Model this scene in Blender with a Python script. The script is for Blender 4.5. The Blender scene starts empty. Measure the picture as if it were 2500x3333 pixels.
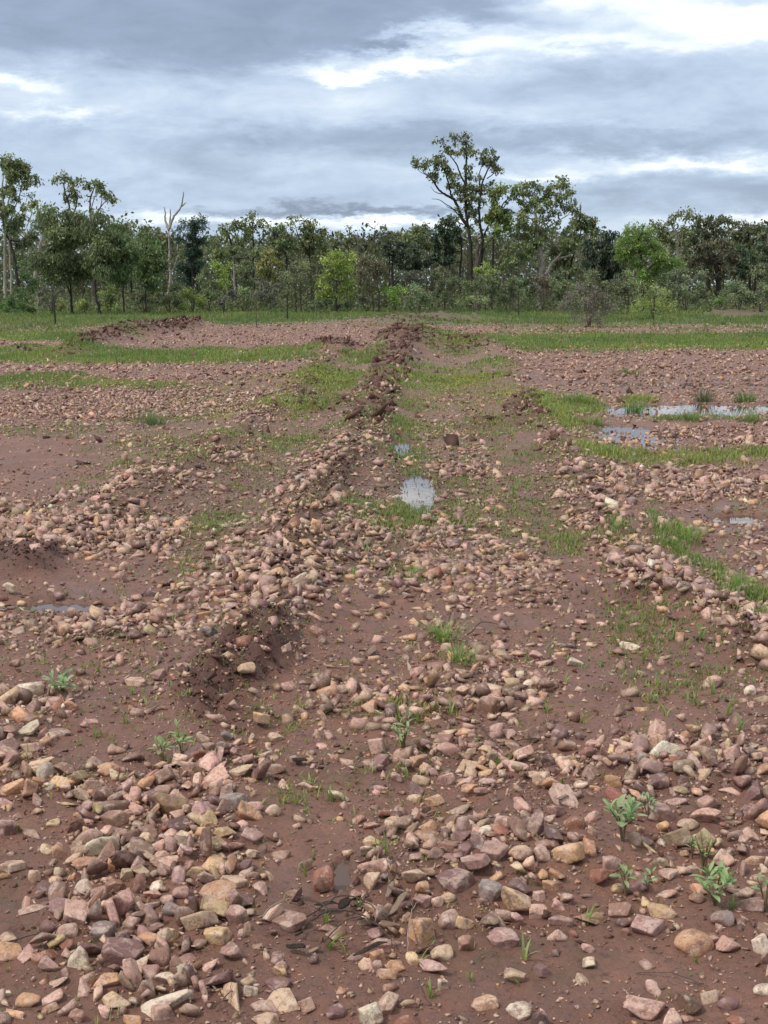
import bpy, bmesh, math, random
import numpy as np
from mathutils import Vector, Matrix, Euler

random.seed(7)
rng = np.random.default_rng(7)
scene = bpy.context.scene
COL = scene.collection

# ------------------------------------------------------------------ camera
F = 4300.0                      # focal length in photograph pixels (2500 x 3333)
CAMZ = 1.6
PITCH = math.atan(731.5 / F)
cam_data = bpy.data.cameras.new('camera')
cam = bpy.data.objects.new('camera', cam_data)
COL.objects.link(cam)
cam.location = (0, 0, CAMZ)
cam.rotation_euler = (math.pi / 2 - PITCH, 0, 0)
cam_data.sensor_fit = 'VERTICAL'
cam_data.sensor_height = 36.0
cam_data.lens = F / 3333.0 * 36.0
cam_data.clip_start = 0.05
cam_data.clip_end = 6000
scene.camera = cam

# ------------------------------------------------------------------ light
SUN_EL, SUN_AZ = math.radians(56), math.radians(-115)     # azimuth measured from +Y towards +X
SUN_ENERGY = 1.5
SKY_LIFT = 0.7
EXPOSURE = 0.76
world = bpy.data.worlds.new('World')
scene.world = world
world.use_nodes = True
wt = world.node_tree
wt.nodes.clear()


class NB:
    """small node helper"""
    def __init__(self, tree):
        self.t = tree

    def node(self, kind, **kw):
        n = self.t.nodes.new(kind)
        for k, v in kw.items():
            setattr(n, k, v)
        return n

    def put(self, sock, v):
        if isinstance(v, bpy.types.NodeSocket):
            self.t.links.new(v, sock)
        else:
            try:
                sock.default_value = v
            except Exception:
                sock.default_value = (v[0], v[1], v[2], 1.0)

    def math(self, op, a, b=0.0, c=None, clamp=False):
        n = self.node('ShaderNodeMath', operation=op, use_clamp=clamp)
        self.put(n.inputs[0], a)
        if len(n.inputs) > 1:
            self.put(n.inputs[1], b)
        if c is not None:
            self.put(n.inputs[2], c)
        return n.outputs[0]

    def vmath(self, op, a, b=(0, 0, 0)):
        n = self.node('ShaderNodeVectorMath', operation=op)
        self.put(n.inputs[0], a)
        self.put(n.inputs[1], b)
        return n.outputs[0]

    def noise(self, vec, scale, detail=4, rough=0.5, dist=0.0, color=False):
        n = self.node('ShaderNodeTexNoise')
        self.put(n.inputs['Vector'], vec)
        n.inputs['Scale'].default_value = scale
        n.inputs['Detail'].default_value = detail
        n.inputs['Roughness'].default_value = rough
        n.inputs['Distortion'].default_value = dist
        return n.outputs['Color' if color else 'Fac']

    def ramp(self, fac, stops, interp='LINEAR'):
        n = self.node('ShaderNodeValToRGB')
        n.color_ramp.interpolation = interp
        el = n.color_ramp.elements
        while len(el) < len(stops):
            el.new(0.5)
        for e, (p, c) in zip(el, stops):
            e.position = p
            e.color = (c, c, c, 1) if isinstance(c, (int, float)) else (c[0], c[1], c[2], 1)
        self.put(n.inputs[0], fac)
        return n.outputs[0]

    def mix(self, fac, a, b, mode='MIX'):
        n = self.node('ShaderNodeMix', data_type='RGBA', blend_type=mode)
        self.put(n.inputs[0], fac)
        self.put(n.inputs[6], a if isinstance(a, bpy.types.NodeSocket) else (*a[:3], 1))
        self.put(n.inputs[7], b if isinstance(b, bpy.types.NodeSocket) else (*b[:3], 1))
        return n.outputs[2]


w = NB(wt)
tc = w.node('ShaderNodeTexCoord').outputs['Generated']
sep = w.node('ShaderNodeSeparateXYZ')
wt.links.new(tc, sep.inputs[0])
sx_, sy_, sz_ = sep.outputs
stretch = w.vmath('MULTIPLY', tc, (1.0, 1.0, 5.0))
warp1 = w.noise(stretch, 5.0, 4, 0.6, 0, color=True)
warp2 = w.noise(w.vmath('MULTIPLY', tc, (1.0, 1.0, 3.0)), 19.0, 7, 0.66, 0, color=True)
ws1 = w.node('ShaderNodeSeparateColor'); wt.links.new(warp1, ws1.inputs[0])
ws2 = w.node('ShaderNodeSeparateColor'); wt.links.new(warp2, ws2.inputs[0])
az = w.math('ARCTAN2', sx_, sy_)
az = w.math('MULTIPLY_ADD', w.math('SUBTRACT', ws1.outputs[0], 0.5), 0.10, az)
az = w.math('MULTIPLY_ADD', w.math('SUBTRACT', ws2.outputs[0], 0.5), 0.11, az)
el_ = w.math('MULTIPLY_ADD', w.math('SUBTRACT', ws1.outputs[1], 0.5), 0.020, sz_)
el_ = w.math('MULTIPLY_ADD', w.math('SUBTRACT', ws2.outputs[1], 0.5), 0.038, el_)
BLOBS = [  # x, y (1659 wide picture of the sky), half width, half height, amount
    (870, 168, 180, 26, .50), (760, 190, 120, 12, .35), (1120, 130, 130, 30, .32),
    (1420, 85, 230, 34, .29), (1600, 120, 130, 30, .32), (1590, 20, 120, 20, .25), (1180, 60, 160, 18, .30), (1300, 140, 200, 22, .25), (950, 110, 120, 10, .3),
    (40, 220, 100, 18, .42), (170, 268, 110, 14, .32), (20, 100, 60, 10, .25), (600, 235, 500, 30, .12), (1100, 270, 600, 30, .06),
    (1480, 368, 230, 18, .46), (1150, 388, 120, 9, .25), (600, 482, 330, 12, .42), (950, 492, 200, 9, .32), (1620, 480, 150, 10, .5),
    (1450, 90, 360, 80, .16), (480, 80, 620, 85, -.36), (350, 140, 300, 30, -.10), (720, 322, 420, 30, -.20), (760, 462, 250, 8, -.55),
    (1320, 320, 260, 22, -.20), (1450, 425, 320, 26, -.16), (850, 130, 70, 10, -.35), (960, 158, 60, 7, -.3), (1000, 60, 120, 20, -.2),
]
acc = None
for (bx, by, bw, bh, am) in BLOBS:
    a0 = (bx * 1.507 - 1250) / F
    e0 = (620 - by) * 1.507 / F
    dx = w.math('MULTIPLY', w.math('SUBTRACT', az, a0), F / (bw * 1.507))
    dy = w.math('MULTIPLY', w.math('SUBTRACT', el_, e0), F / (bh * 1.507))
    r2 = w.math('ADD', w.math('MULTIPLY', dx, dx), w.math('MULTIPLY', dy, dy))
    g = w.math('MULTIPLY', w.math('EXPONENT', w.math('MULTIPLY', r2, -0.8)), am)
    acc = g if acc is None else w.math('ADD', acc, g)
n_big = w.noise(stretch, 3.0, 6, 0.62, 0.4)
n_fine = w.noise(w.vmath('MULTIPLY', tc, (1.0, 1.0, 3.2)), 13.0, 9, 0.62, 0.35)
tone = w.math('ADD', acc, 0.485)
tone = w.math('MULTIPLY_ADD', w.math('SUBTRACT', n_big, 0.5), 0.28, tone)
tone = w.math('MULTIPLY_ADD', w.math('SUBTRACT', n_fine, 0.5), 0.66, tone)
cloud = w.ramp(tone, [(0.0, (.155, .190, .265)), (.28, (.212, .262, .35)), (.50, (.318, .388, .495)), (.70, (.44, .505, .585)), (.88, (.64, .675, .695)), (1.0, (.79, .80, .79))])
lift = w.math('MULTIPLY_ADD', w.math('MAXIMUM', w.math('SUBTRACT', sz_, 0.2), 0.0), SKY_LIFT, 1.0)   # an overcast sky grows brighter towards the zenith
cloud = w.mix(w.math('MULTIPLY', w.math('SUBTRACT', sz_, 0.2), 3.0, clamp=True), cloud, w.ramp(tone, [(.15, (.27, .265, .265)), (.9, (.47, .46, .44))]))   # thinner cloud overhead is a neutral white
cloud10 = w.mix(1.0, cloud, w.math('MULTIPLY', lift, 10.0), 'MULTIPLY')
sky = w.node('ShaderNodeTexSky', sky_type='NISHITA')
sky.sun_disc = False
sky.sun_elevation = SUN_EL
sky.sun_rotation = SUN_AZ
skycol = w.mix(0.92, sky.outputs[0], cloud10)
bg = w.node('ShaderNodeBackground')
bg.inputs['Strength'].default_value = 0.10
wt.links.new(skycol, bg.inputs['Color'])
wo = w.node('ShaderNodeOutputWorld')
wt.links.new(bg.outputs[0], wo.inputs[0])

sd = bpy.data.lights.new('sun', 'SUN')
sd.energy = SUN_ENERGY
sd.angle = math.radians(10)
sd.color = (1.0, 0.95, 0.89)
sun = bpy.data.objects.new('sun', sd)
COL.objects.link(sun)
sun_dir = Vector((math.sin(SUN_AZ) * math.cos(SUN_EL), math.cos(SUN_AZ) * math.cos(SUN_EL), math.sin(SUN_EL)))
sun.rotation_euler = sun_dir.to_track_quat('Z', 'Y').to_euler()
sun.location = sun_dir * 50
scene.view_settings.view_transform = 'Standard'
scene.view_settings.look = 'None'
scene.view_settings.gamma = 1.0
scene.view_settings.exposure = EXPOSURE
scene.view_settings.use_curve_mapping = False
scene.cycles.max_bounces = 5
scene.cycles.diffuse_bounces = 3

# ------------------------------------------------------------------ helpers
S = 2500 / 1659.0               # q (1659 wide) -> photograph pixels
CP, SP = math.cos(PITCH), math.sin(PITCH)


def ground(px, py, z=0.0):
    """photograph pixel -> point on the plane at height z"""
    u = (px - 1250) / F
    v = (1666.5 - py) / F
    dx, dy, dz = u, CP + v * SP, -SP + v * CP
    t = (z - CAMZ) / dz
    return dx * t, dy * t


def at_dist(px, py, Y):
    """photograph pixel -> point at distance Y"""
    u = (px - 1250) / F
    v = (1666.5 - py) / F
    dy, dz = CP + v * SP, -SP + v * CP
    t = Y / dy
    return Vector((u * t, Y, CAMZ + dz * t))


def to_q(x, y, z=0.0):
    """world -> q picture coordinates of a ground point (arrays)"""
    zz = z - CAMZ
    dep = np.maximum(y * CP - zz * SP, 0.3)
    px = 1250 + F * x / dep
    py = 1666.5 - F * (y * SP + zz * CP) / dep
    return px / S, py / S


def hash2(ix, iy, seed):
    h = (ix.astype(np.int64) * 374761393 + iy.astype(np.int64) * 668265263 + seed * 974711) & 0xFFFFFFFF
    h = ((h ^ (h >> 13)) * 1274126177) & 0xFFFFFFFF
    return ((h ^ (h >> 16)) & 0xFFFFFF) / float(0xFFFFFF)


def vnoise(x, y, seed=0):
    ix, iy = np.floor(x), np.floor(y)
    fx, fy = x - ix, y - iy
    fx, fy = fx * fx * (3 - 2 * fx), fy * fy * (3 - 2 * fy)
    a, b = hash2(ix, iy, seed), hash2(ix + 1, iy, seed)
    c, d = hash2(ix, iy + 1, seed), hash2(ix + 1, iy + 1, seed)
    return (a * (1 - fx) + b * fx) * (1 - fy) + (c * (1 - fx) + d * fx) * fy


def fbm(x, y, oct=4, seed=0, gain=0.5):
    s, a, t = 0.0, 1.0, 0.0
    for o in range(oct):
        s = s + a * (vnoise(x * 2 ** o + 17.3 * o, y * 2 ** o - 9.1 * o, seed + o) - 0.5)
        t += a
        a *= gain
    return s / t * 2


def sstep(a, b, x):
    t = np.clip((x - a) / (b - a), 0, 1)
    return t * t * (3 - 2 * t)


# ------------------------------------------------------------------ maps of what covers the ground
QX = np.arange(0, 1664, 6.0)
QY = np.arange(640, 2240, 3.0)
GX, GY = np.meshgrid(QX, QY)


class Map:
    def __init__(self, base):
        self.a = np.full(GX.shape, float(base))

    def ell(self, cx, cy, rx, ry, val, rot=0, soft=0.5):
        c, s = math.cos(math.radians(rot)), math.sin(math.radians(rot))
        dx, dy = GX - cx, GY - cy
        u, v = (dx * c + dy * s) / rx, (-dx * s + dy * c) / ry
        r = np.sqrt(u * u + v * v)
        wgt = 1 - sstep(1 - soft, 1 + soft * .6, r)
        self.a = self.a * (1 - wgt) + val * wgt
        return self

    def line(self, pts, val, soft=0.6):
        """pts: (x, y, half width) in q"""
        wgt = np.zeros(GX.shape)
        for (x0, y0, w0), (x1, y1, w1) in zip(pts[:-1], pts[1:]):
            # widths are mostly measured across, so heights are weighted up
            dx, dy = x1 - x0, y1 - y0
            L = dx * dx + dy * dy
            t = np.clip(((GX - x0) * dx + (GY - y0) * dy) / L, 0, 1)
            d = np.hypot(GX - (x0 + t * dx), (GY - (y0 + t * dy)))
            wd = w0 + (w1 - w0) * t
            wgt = np.maximum(wgt, 1 - sstep(1 - soft, 1 + soft * .6, d / wd))
        self.a = self.a * (1 - wgt) + val * wgt
        return self

    def rect(self, x0, y0, x1, y1, val, sx=10, sy=5):
        wgt = sstep(x0 - sx, x0 + sx, GX) * (1 - sstep(x1 - sx, x1 + sx, GX)) * sstep(y0 - sy, y0 + sy, GY) * (1 - sstep(y1 - sy, y1 + sy, GY))
        self.a = self.a * (1 - wgt) + val * wgt
        return self

    def __call__(self, x, y, warp=1.0):
        qx, qy = to_q(x, y)
        dist = np.maximum(y, 2.5)
        k = 1400.0 / dist * warp          # q pixels that a metre spans there, nearly
        wx = fbm(x * 1.7, y * 1.2, 3, 91) * 0.14 * k + fbm(x * .35, y * .3, 2, 77) * .3 * k
        wy = fbm(x * 1.7, y * 1.2, 3, 55) * 0.35 * k * 1.6 / dist
        fx = np.clip((qx + np.clip(wx, -60, 60) - QX[0]) / 6.0, 0, len(QX) - 1.001)
        fy = np.clip((qy + np.clip(wy, -40, 40) - QY[0]) / 3.0, 0, len(QY) - 1.001)
        ix, iy = fx.astype(int), fy.astype(int)
        fx, fy = fx - ix, fy - iy
        a = self.a
        return (a[iy, ix] * (1 - fx) + a[iy, ix + 1] * fx) * (1 - fy) + (a[iy + 1, ix] * (1 - fx) + a[iy + 1, ix + 1] * fx) * fy


# stones: 0 bare .. 1 packed
M_ST = Map(.42)
M_ST.rect(0, 600, 1659, 700, .03).rect(0, 700, 1659, 760, .6)
M_ST.rect(0, 785, 640, 905, .85, 40, 8).rect(1080, 758, 1659, 850, .85, 20, 8)
M_ST.rect(0, 945, 260, 1050, .12, 40, 20).ell(60, 1075, 200, 25, .3)
M_ST.ell(180, 1140, 300, 60, 1.0).ell(420, 1060, 180, 70, .75).ell(330, 1000, 120, 40, .5).ell(560, 960, 120, 40, .5)
M_ST.line([(120, 1160, 60), (330, 1060, 60), (520, 960, 40), (640, 860, 25), (700, 780, 15)], .85)
M_ST.ell(660, 1060, 110, 90, .85).ell(560, 1200, 160, 60, .85).ell(650, 1260, 120, 60, 1.0).line([(660, 1330, 90), (690, 1180, 80), (740, 1020, 60), (800, 920, 45), (860, 820, 30)], .95)
M_ST.ell(960, 1040, 200, 90, .8).ell(900, 1160, 200, 60, .75).ell(1000, 960, 90, 60, .7)
M_ST.line([(1659, 1400, 60), (1420, 1270, 50), (1280, 1090, 50), (1200, 980, 30), (1130, 890, 25)], .9)
M_ST.ell(1450, 1055, 240, 45, .95).ell(1300, 950, 120, 30, .7).rect(1400, 925, 1659, 965, .7)
M_ST.ell(1600, 1150, 110, 70, .22).ell(1560, 1210, 60, 30, .3)
M_ST.ell(150, 1270, 260, 60, .10).ell(350, 1230, 150, 40, .2).ell(320, 1420, 200, 40, .16).ell(60, 1430, 120, 50, .14)
M_ST.ell(280, 1360, 130, 35, .8).ell(480, 1380, 70, 30, .6).ell(330, 1430, 60, 20, .5).ell(110, 1370, 60, 25, .35)
M_ST.ell(255, 1560, 65, 90, .10, 15).ell(110, 1540, 110, 60, .75).ell(60, 1640, 120, 70, .8)
M_ST.ell(820, 1380, 120, 60, .22).ell(950, 1240, 200, 60, .6).ell(1000, 1330, 160, 60, .6).ell(1150, 1410, 140, 45, .5)
M_ST.ell(1430, 1440, 200, 130, .10).ell(1250, 1530, 130, 40, .12).ell(1330, 1330, 100, 40, .15).ell(1350, 1470, 130, 60, .06)
M_ST.ell(680, 1480, 160, 40, .35).ell(860, 1520, 180, 40, .75).ell(1080, 1490, 160, 45, .8).ell(560, 1560, 140, 70, .6)
M_ST.ell(660, 1640, 60, 60, .25).ell(880, 1640, 120, 60, .35).ell(1080, 1660, 230, 70, .7).ell(1500, 1650, 260, 70, .95).ell(1560, 1780, 140, 50, .8)
M_ST.ell(340, 1720, 220, 70, .95).ell(500, 1660, 140, 50, .9).ell(60, 1720, 60, 60, .7).ell(90, 1800, 90, 90, .15).ell(180, 1760, 50, 60, .2)
M_ST.ell(420, 1860, 240, 110, 1.0).ell(330, 1990, 260, 80, .8).ell(60, 1960, 100, 70, .12)
M_ST.ell(740, 1840, 110, 90, .16).ell(640, 1760, 60, 60, .22).ell(780, 1720, 110, 50, .15).ell(730, 2000, 80, 40, .2)
M_ST.ell(1080, 1830, 250, 80, 1.0).ell(900, 1920, 80, 120, .9).ell(1080, 1960, 200, 40, .7).ell(1450, 1900, 230, 60, .55).ell(1620, 1800, 80, 60, .9)
M_ST.ell(1260, 2080, 300, 90, .12).ell(1600, 2130, 90, 40, .35).ell(1100, 2180, 130, 40, .12).ell(1580, 1990, 120, 40, .6)
M_ST.ell(120, 2130, 200, 100, .3).ell(420, 2120, 200, 80, .75).ell(750, 2140, 150, 70, .5).ell(950, 2100, 90, 40, .5)
M_ST.a *= 1 - .24 * (1 - sstep(.75, 1.25, np.hypot((GX - 800) / 560, (GY - 1030) / 190)))
RUTS = [([(760, 800, 12), (690, 860, 26), (600, 990, 34), (500, 1110, 46), (420, 1200, 50)], .34), ([(880, 850, 14), (868, 960, 26), (900, 1065, 44), (880, 1180, 40)], .28),
        ([(1090, 840, 20), (1080, 960, 30), (1190, 1120, 44), (1300, 1290, 60), (1380, 1450, 90)], .16)]
for pl, vv in RUTS:
    M_ST.line(pl, vv)
# grass and sprouts
M_GR = Map(.07)
M_GR.rect(-60, 600, 1720, 702, 1.0, 20, 3).rect(-60, 698, 300, 736, .8, 40, 3)
M_GR.ell(900, 691, 160, 7, .15).ell(1600, 676, 90, 10, .1).ell(320, 712, 160, 12, .12).ell(700, 702, 200, 8, .25).rect(1080, 700, 1659, 722, .4, 20, 3)
M_GR.rect(-60, 752, 690, 786, .8, 14, 6).ell(90, 824, 170, 17, .9).ell(320, 832, 90, 7, .4).ell(60, 770, 100, 8, .7)
M_GR.rect(1050, 722, 1720, 754, .8, 14, 5).rect(1080, 754, 1400, 762, .4)
M_GR.line([(590, 885, 20), (670, 830, 26), (740, 800, 20), (830, 755, 12)], .62).line([(700, 870, 14), (760, 820, 16), (820, 780, 8)], .55)
M_GR.ell(985, 750, 80, 26, .45).ell(960, 820, 120, 36, .48).ell(1060, 800, 50, 24, .6).ell(930, 720, 70, 12, .5).ell(880, 860, 60, 20, .4)
M_GR.line([(1170, 880, 26), (1210, 900, 36), (1230, 940, 30), (1270, 975, 22), (1400, 990, 16), (1659, 990, 18)], .85)
M_GR.ell(1250, 880, 60, 22, .8).ell(1375, 870, 34, 12, .9).ell(1480, 905, 60, 9, .45).ell(1600, 900, 60, 12, .3).ell(1400, 1000, 90, 12, .5)
M_GR.line([(1430, 1100, 18), (1480, 1160, 36), (1510, 1210, 14)], .9).line([(1540, 1215, 14), (1590, 1260, 46), (1659, 1300, 20)], 1.0).ell(1650, 1350, 20, 30, .7)
M_GR.ell(330, 905, 60, 12, .25).ell(250, 935, 260, 18, .2)
M_GR.ell(450, 1000, 130, 50, .28).ell(600, 1020, 60, 60, .5).ell(420, 1100, 120, 50, .3).ell(520, 1190, 60, 20, .4).ell(300, 1130, 200, 40, .18).ell(250, 1170, 50, 14, .4)
M_GR.ell(900, 1150, 160, 40, .5).ell(780, 1200, 60, 50, .45).ell(890, 1240, 40, 22, .75).ell(900, 1095, 50, 14, .8).ell(1000, 1130, 120, 30, .35)
M_GR.a = np.maximum(M_GR.a, .27 * (1 - sstep(.7, 1.2, np.hypot((GX - 760) / 620, (GY - 1040) / 240))))
for pl, vv in RUTS[:2]:
    M_GR.line([(a, b, c * 1.1) for a, b, c in pl], .58, .8)
M_GR.ell(955, 1350, 35, 50, .8).ell(990, 1400, 50, 35, .65).ell(1250, 1170, 35, 40, .5).ell(1360, 1160, 45, 40, .5).ell(1340, 1240, 60, 60, .2)
M_GR.ell(1400, 1330, 90, 60, .42).ell(1480, 1450, 170, 120, .28).ell(880, 1350, 250, 120, .12).ell(1120, 1080, 120, 80, .2)
M_GR.ell(650, 1560, 80, 40, .2).ell(940, 1540, 120, 40, .32).ell(680, 1720, 60, 26, .5).ell(760, 1720, 70, 30, .15).ell(900, 1660, 120, 50, .15)
M_GR.ell(100, 1950, 90, 40, .25).ell(1300, 1850, 120, 60, .2).ell(1500, 1560, 120, 50, .2).ell(1450, 1900, 150, 60, .25)
# moss / algal film and leaf litter tint
M_MS = Map(.1)
M_MS.rect(0, 600, 1659, 702, 1).ell(450, 1030, 260, 130, .6).ell(300, 925, 300, 25, .6).ell(900, 1160, 260, 60, .55).ell(660, 900, 140, 110, .5).ell(960, 830, 180, 60, .6)
M_MS.ell(1130, 1000, 110, 80, .5).ell(340, 1370, 120, 30, .5).ell(100, 1930, 110, 60, .6).ell(1200, 2060, 300, 90, .35).ell(640, 1400, 60, 40, .35).ell(880, 1880, 60, 40, .2).ell(1000, 1620, 120, 60, .4)
M_MS.ell(800, 1680, 100, 60, .3)
M_MS.a = np.maximum(M_MS.a, .6 * (1 - sstep(.7, 1.2, np.hypot((GX - 760) / 620, (GY - 1040) / 250))))
# broken dark red clods
M_CL = Map(0)
M_CL.ell(885, 735, 75, 30, 1).ell(720, 752, 60, 18, .9).line([(830, 790, 26), (800, 880, 38), (770, 940, 36)], .7).ell(1050, 735, 24, 6, .9)
M_CL.ell(975, 745, 90, 24, .6).ell(900, 691, 170, 9, .8).ell(1590, 674, 110, 10, .9).line([(150, 760, 10), (290, 722, 13), (430, 705, 7)], .9).ell(60, 755, 40, 7, .6)
M_CL.line([(640, 870, 12), (700, 800, 16)], .6).ell(1140, 900, 50, 40, .8).ell(1060, 920, 90, 14, .5).ell(670, 1160, 70, 35, .8).ell(640, 1290, 70, 30, .5)
M_CL.line([(470, 1490, 60), (560, 1430, 60), (630, 1395, 50)], 1).ell(70, 1225, 90, 34, .8).ell(1410, 1275, 60, 26, .7).ell(560, 1540, 60, 40, .6).ell(1640, 1400, 60, 40, .7)
M_CL.line([(620, 1380, 34), (660, 1280, 40), (700, 1180, 46), (740, 1060, 42), (790, 950, 34), (850, 850, 24), (880, 760, 30)], .78, .8).line([(90, 1190, 20), (250, 1110, 20), (430, 1010, 16), (600, 890, 12)], .4, .9).line([(1480, 1320, 20), (1370, 1180, 22), (1290, 1070, 18), (1200, 960, 14)], .5, .9)
M_CL.ell(700, 880, 60, 20, .5).ell(850, 960, 60, 40, .3).ell(1130, 1280, 60, 20, .3).ell(900, 1140, 30, 20, .0)
# wetness
M_WT = Map(.35)
M_WT.ell(1600, 1150, 130, 80, .9).ell(130, 1300, 160, 40, .8).ell(350, 1400, 160, 60, .7).ell(1250, 2080, 330, 100, .75).ell(740, 1860, 90, 100, .8).ell(1450, 860, 300, 60, .75)
M_WT.ell(900, 1020, 90, 120, .6).ell(1000, 930, 120, 20, .6).ell(900, 1700, 200, 60, .5)


def polyline_world(pts):
    return [(*ground(x * S, y * S), wd, h) for x, y, wd, h in pts]


RIDGES = [polyline_world(p) for p in [
    [(430, 1500, .10, .05), (480, 1470, .14, .13), (600, 1395, .22, .17), (650, 1290, .25, .15), (680, 1180, .32, .20), (730, 1050, .36, .17), (790, 930, .42, .19), (850, 820, .6, .22), (885, 745, .9, .36)],
    [(0, 1250, .35, .13), (90, 1165, .3, .10), (250, 1090, .35, .12), (430, 990, .4, .14), (600, 880, .5, .16), (700, 770, .8, .26)],
    [(1659, 1400, .22, .12), (1500, 1310, .25, .11), (1400, 1260, .25, .11), (1310, 1070, .35, .1), (1220, 960, .35, .12), (1140, 900, .5, .16), (1080, 800, .5, .12), (1055, 740, .6, .15)],
    [(150, 765, .5, .16), (290, 724, .9, .20), (440, 706, .6, .2)],
    [(700, 706, 1.2, .12), (900, 694, 1.5, .28), (1060, 690, 1.0, .16)],
    [(1500, 680, 1.2, .22), (1659, 677, 1.5, .35), (1800, 676, 1.5, .3)],
    [(180, 1990, .12, .04), (400, 1870, .16, .06), (560, 1740, .14, .05), (480, 1660, .12, .03)],
    [(820, 1900, .12, .04), (1050, 1850, .14, .06), (1250, 1820, .12, .04)],
    [(1300, 1650, .12, .03), (1600, 1680, .14, .04)],
    [(0, 1600, .16, .05), (110, 1560, .14, .04), (200, 1530, .08, .02)],
]]
RUTW = [[ground(q[0] * S, q[1] * S) for q in pl] for pl, _v in RUTS]
# puddles: x, y, half width, half height (q), label
PUDDLES = [
    (868, 966, 20, 24, 'small bright puddle in the middle wheel rut, the farther of two'),
    (905, 1066, 36, 50, 'bright puddle with grass blades standing in it in the middle wheel rut'),
    (1350, 938, 85, 22, 'stone-studded bright puddle on the right, nearest of its chain'),
    (1460, 884, 180, 12, 'long bright puddle on the right beyond the grass clumps'),
    (1450, 829, 220, 3.4, 'thin far strip of water across the right-hand flat'),
    (1150, 818, 40, 4, 'small far puddle beside the end of the grassy right bank'),
    (120, 1308, 90, 13, 'shallow puddle on the bare mud at left'),
    (465, 970, 50, 7, 'dull shallow puddle in the left rut, the farther of two'),
    (590, 1066, 34, 8, 'dull shallow puddle in the left rut, the nearer of two'),
    (1655, 1232, 26, 12, 'small puddle at the right edge behind the bright grass'),
    (738, 1888, 17, 34, 'narrow water-filled hollow right of the egg-shaped stone'),
    (1600, 1120, 60, 10, 'thin sheet of water on the wet mud at right'),
]
PUD = []
for (x, y, rx, ry, lab) in PUDDLES:
    cx, cy = ground(x * S, y * S)
    hx = ground((x + rx) * S, y * S)[0] - cx
    hy = (ground(x * S, (y - ry) * S)[1] - ground(x * S, (y + ry) * S)[1]) / 2
    PUD.append((cx, cy, hx, hy, lab))
WATER_Z = -0.014


def height(x, y):
    x = np.asarray(x, float)
    y = np.asarray(y, float)
    near = np.clip(1 - (y - 60) / 60, 0.15, 1)
    ms = M_MS(x, y)
    h = fbm(x * .5, y * .5, 3, 3) * 0.022 + fbm(x * 2.3, y * 2.3, 3, 5) * 0.012
    cl = M_CL(x, y)
    rg = np.zeros(x.shape)
    for pl in RIDGES:
        best = np.zeros(x.shape)
        for (x0, y0, w0, h0), (x1, y1, w1, h1) in zip(pl[:-1], pl[1:]):
            dx, dy = x1 - x0, y1 - y0
            t = np.clip(((x - x0) * dx + (y - y0) * dy) / (dx * dx + dy * dy), 0, 1)
            d = np.hypot(x - (x0 + t * dx), y - (y0 + t * dy))
            d = d * (1 + .35 * fbm(x * 2.2, y * 2.2, 2, 31))
            best = np.maximum(best, np.exp(-(d / (w0 + (w1 - w0) * t)) ** 2) * (h0 + (h1 - h0) * t))
        rg = np.maximum(rg, best)
    rg = rg * (1 + .5 * fbm(x * 1.6, y * 1.6, 3, 41))
    rg = rg * np.where(y < 30, .68, 1.0)
    h = h + rg
    for pl in RUTW:
        for (x0, y0), (x1, y1) in zip(pl[:-1], pl[1:]):
            dx, dy = x1 - x0, y1 - y0
            t = np.clip(((x - x0) * dx + (y - y0) * dy) / (dx * dx + dy * dy), 0, 1)
            d = np.hypot(x - (x0 + t * dx), y - (y0 + t * dy))
            h = h - .012 * np.exp(-(d / .32) ** 2)
    n1 = np.abs(fbm(x * 6, y * 6, 3, 61))
    n2 = fbm(x * 17, y * 17, 3, 62)
    big = np.clip(y / 18, 1, 2.6)
    n3 = np.abs(fbm(x * 2.2, y * 2.2, 2, 63))
    h = h + cl * (n1 * .15 + n2 * .045 + (big - 1) * n3 * .25)
    h = h + fbm(x * 9, y * 9, 3, 71) * .011 + fbm(x * 30, y * 30, 2, 72) * (.004 + .006 * ms)
    for (cx, cy, hx, hy, _l) in PUD:
        r = np.hypot((x - cx) / hx, (y - cy) / hy)
        ring = 1 - sstep(1.7, 2.4, r)
        h = h + ring * np.maximum(0, -.004 - h)
        wob = .62 * fbm(x * 3 / min(max(hx, .05), 1.2), y * 3 / min(max(hx, .05), 1.2), 3, 83)
        wgt = 1 - sstep(.75, 1.45, r + wob)
        h = h * (1 - .97 * wgt) - .032 * wgt
    return h * near


# ------------------------------------------------------------------ meshes
def mk_mesh(name, verts, faces, smooth=False, col=None, attrs=None):
    """verts (n,3), faces (m,k) arrays -> mesh"""
    verts = np.asarray(verts, np.float32)
    faces = np.asarray(faces, np.int32)
    me = bpy.data.meshes.new(name)
    n, (m, k) = len(verts), faces.shape
    me.vertices.add(n)
    me.vertices.foreach_set('co', verts.ravel())
    me.loops.add(m * k)
    me.loops.foreach_set('vertex_index', faces.ravel())
    me.polygons.add(m)
    me.polygons.foreach_set('loop_start', np.arange(0, m * k, k, dtype=np.int32))
    me.polygons.foreach_set('loop_total', np.full(m, k, np.int32))
    if smooth:
        me.polygons.foreach_set('use_smooth', np.ones(m, bool))
    if col is not None:
        a = me.color_attributes.new('col', 'FLOAT_COLOR', 'POINT')
        c = np.ones((n, 4), np.float32)
        c[:, :3] = col
        a.data.foreach_set('color', c.ravel())
    me.update()
    return me


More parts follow.
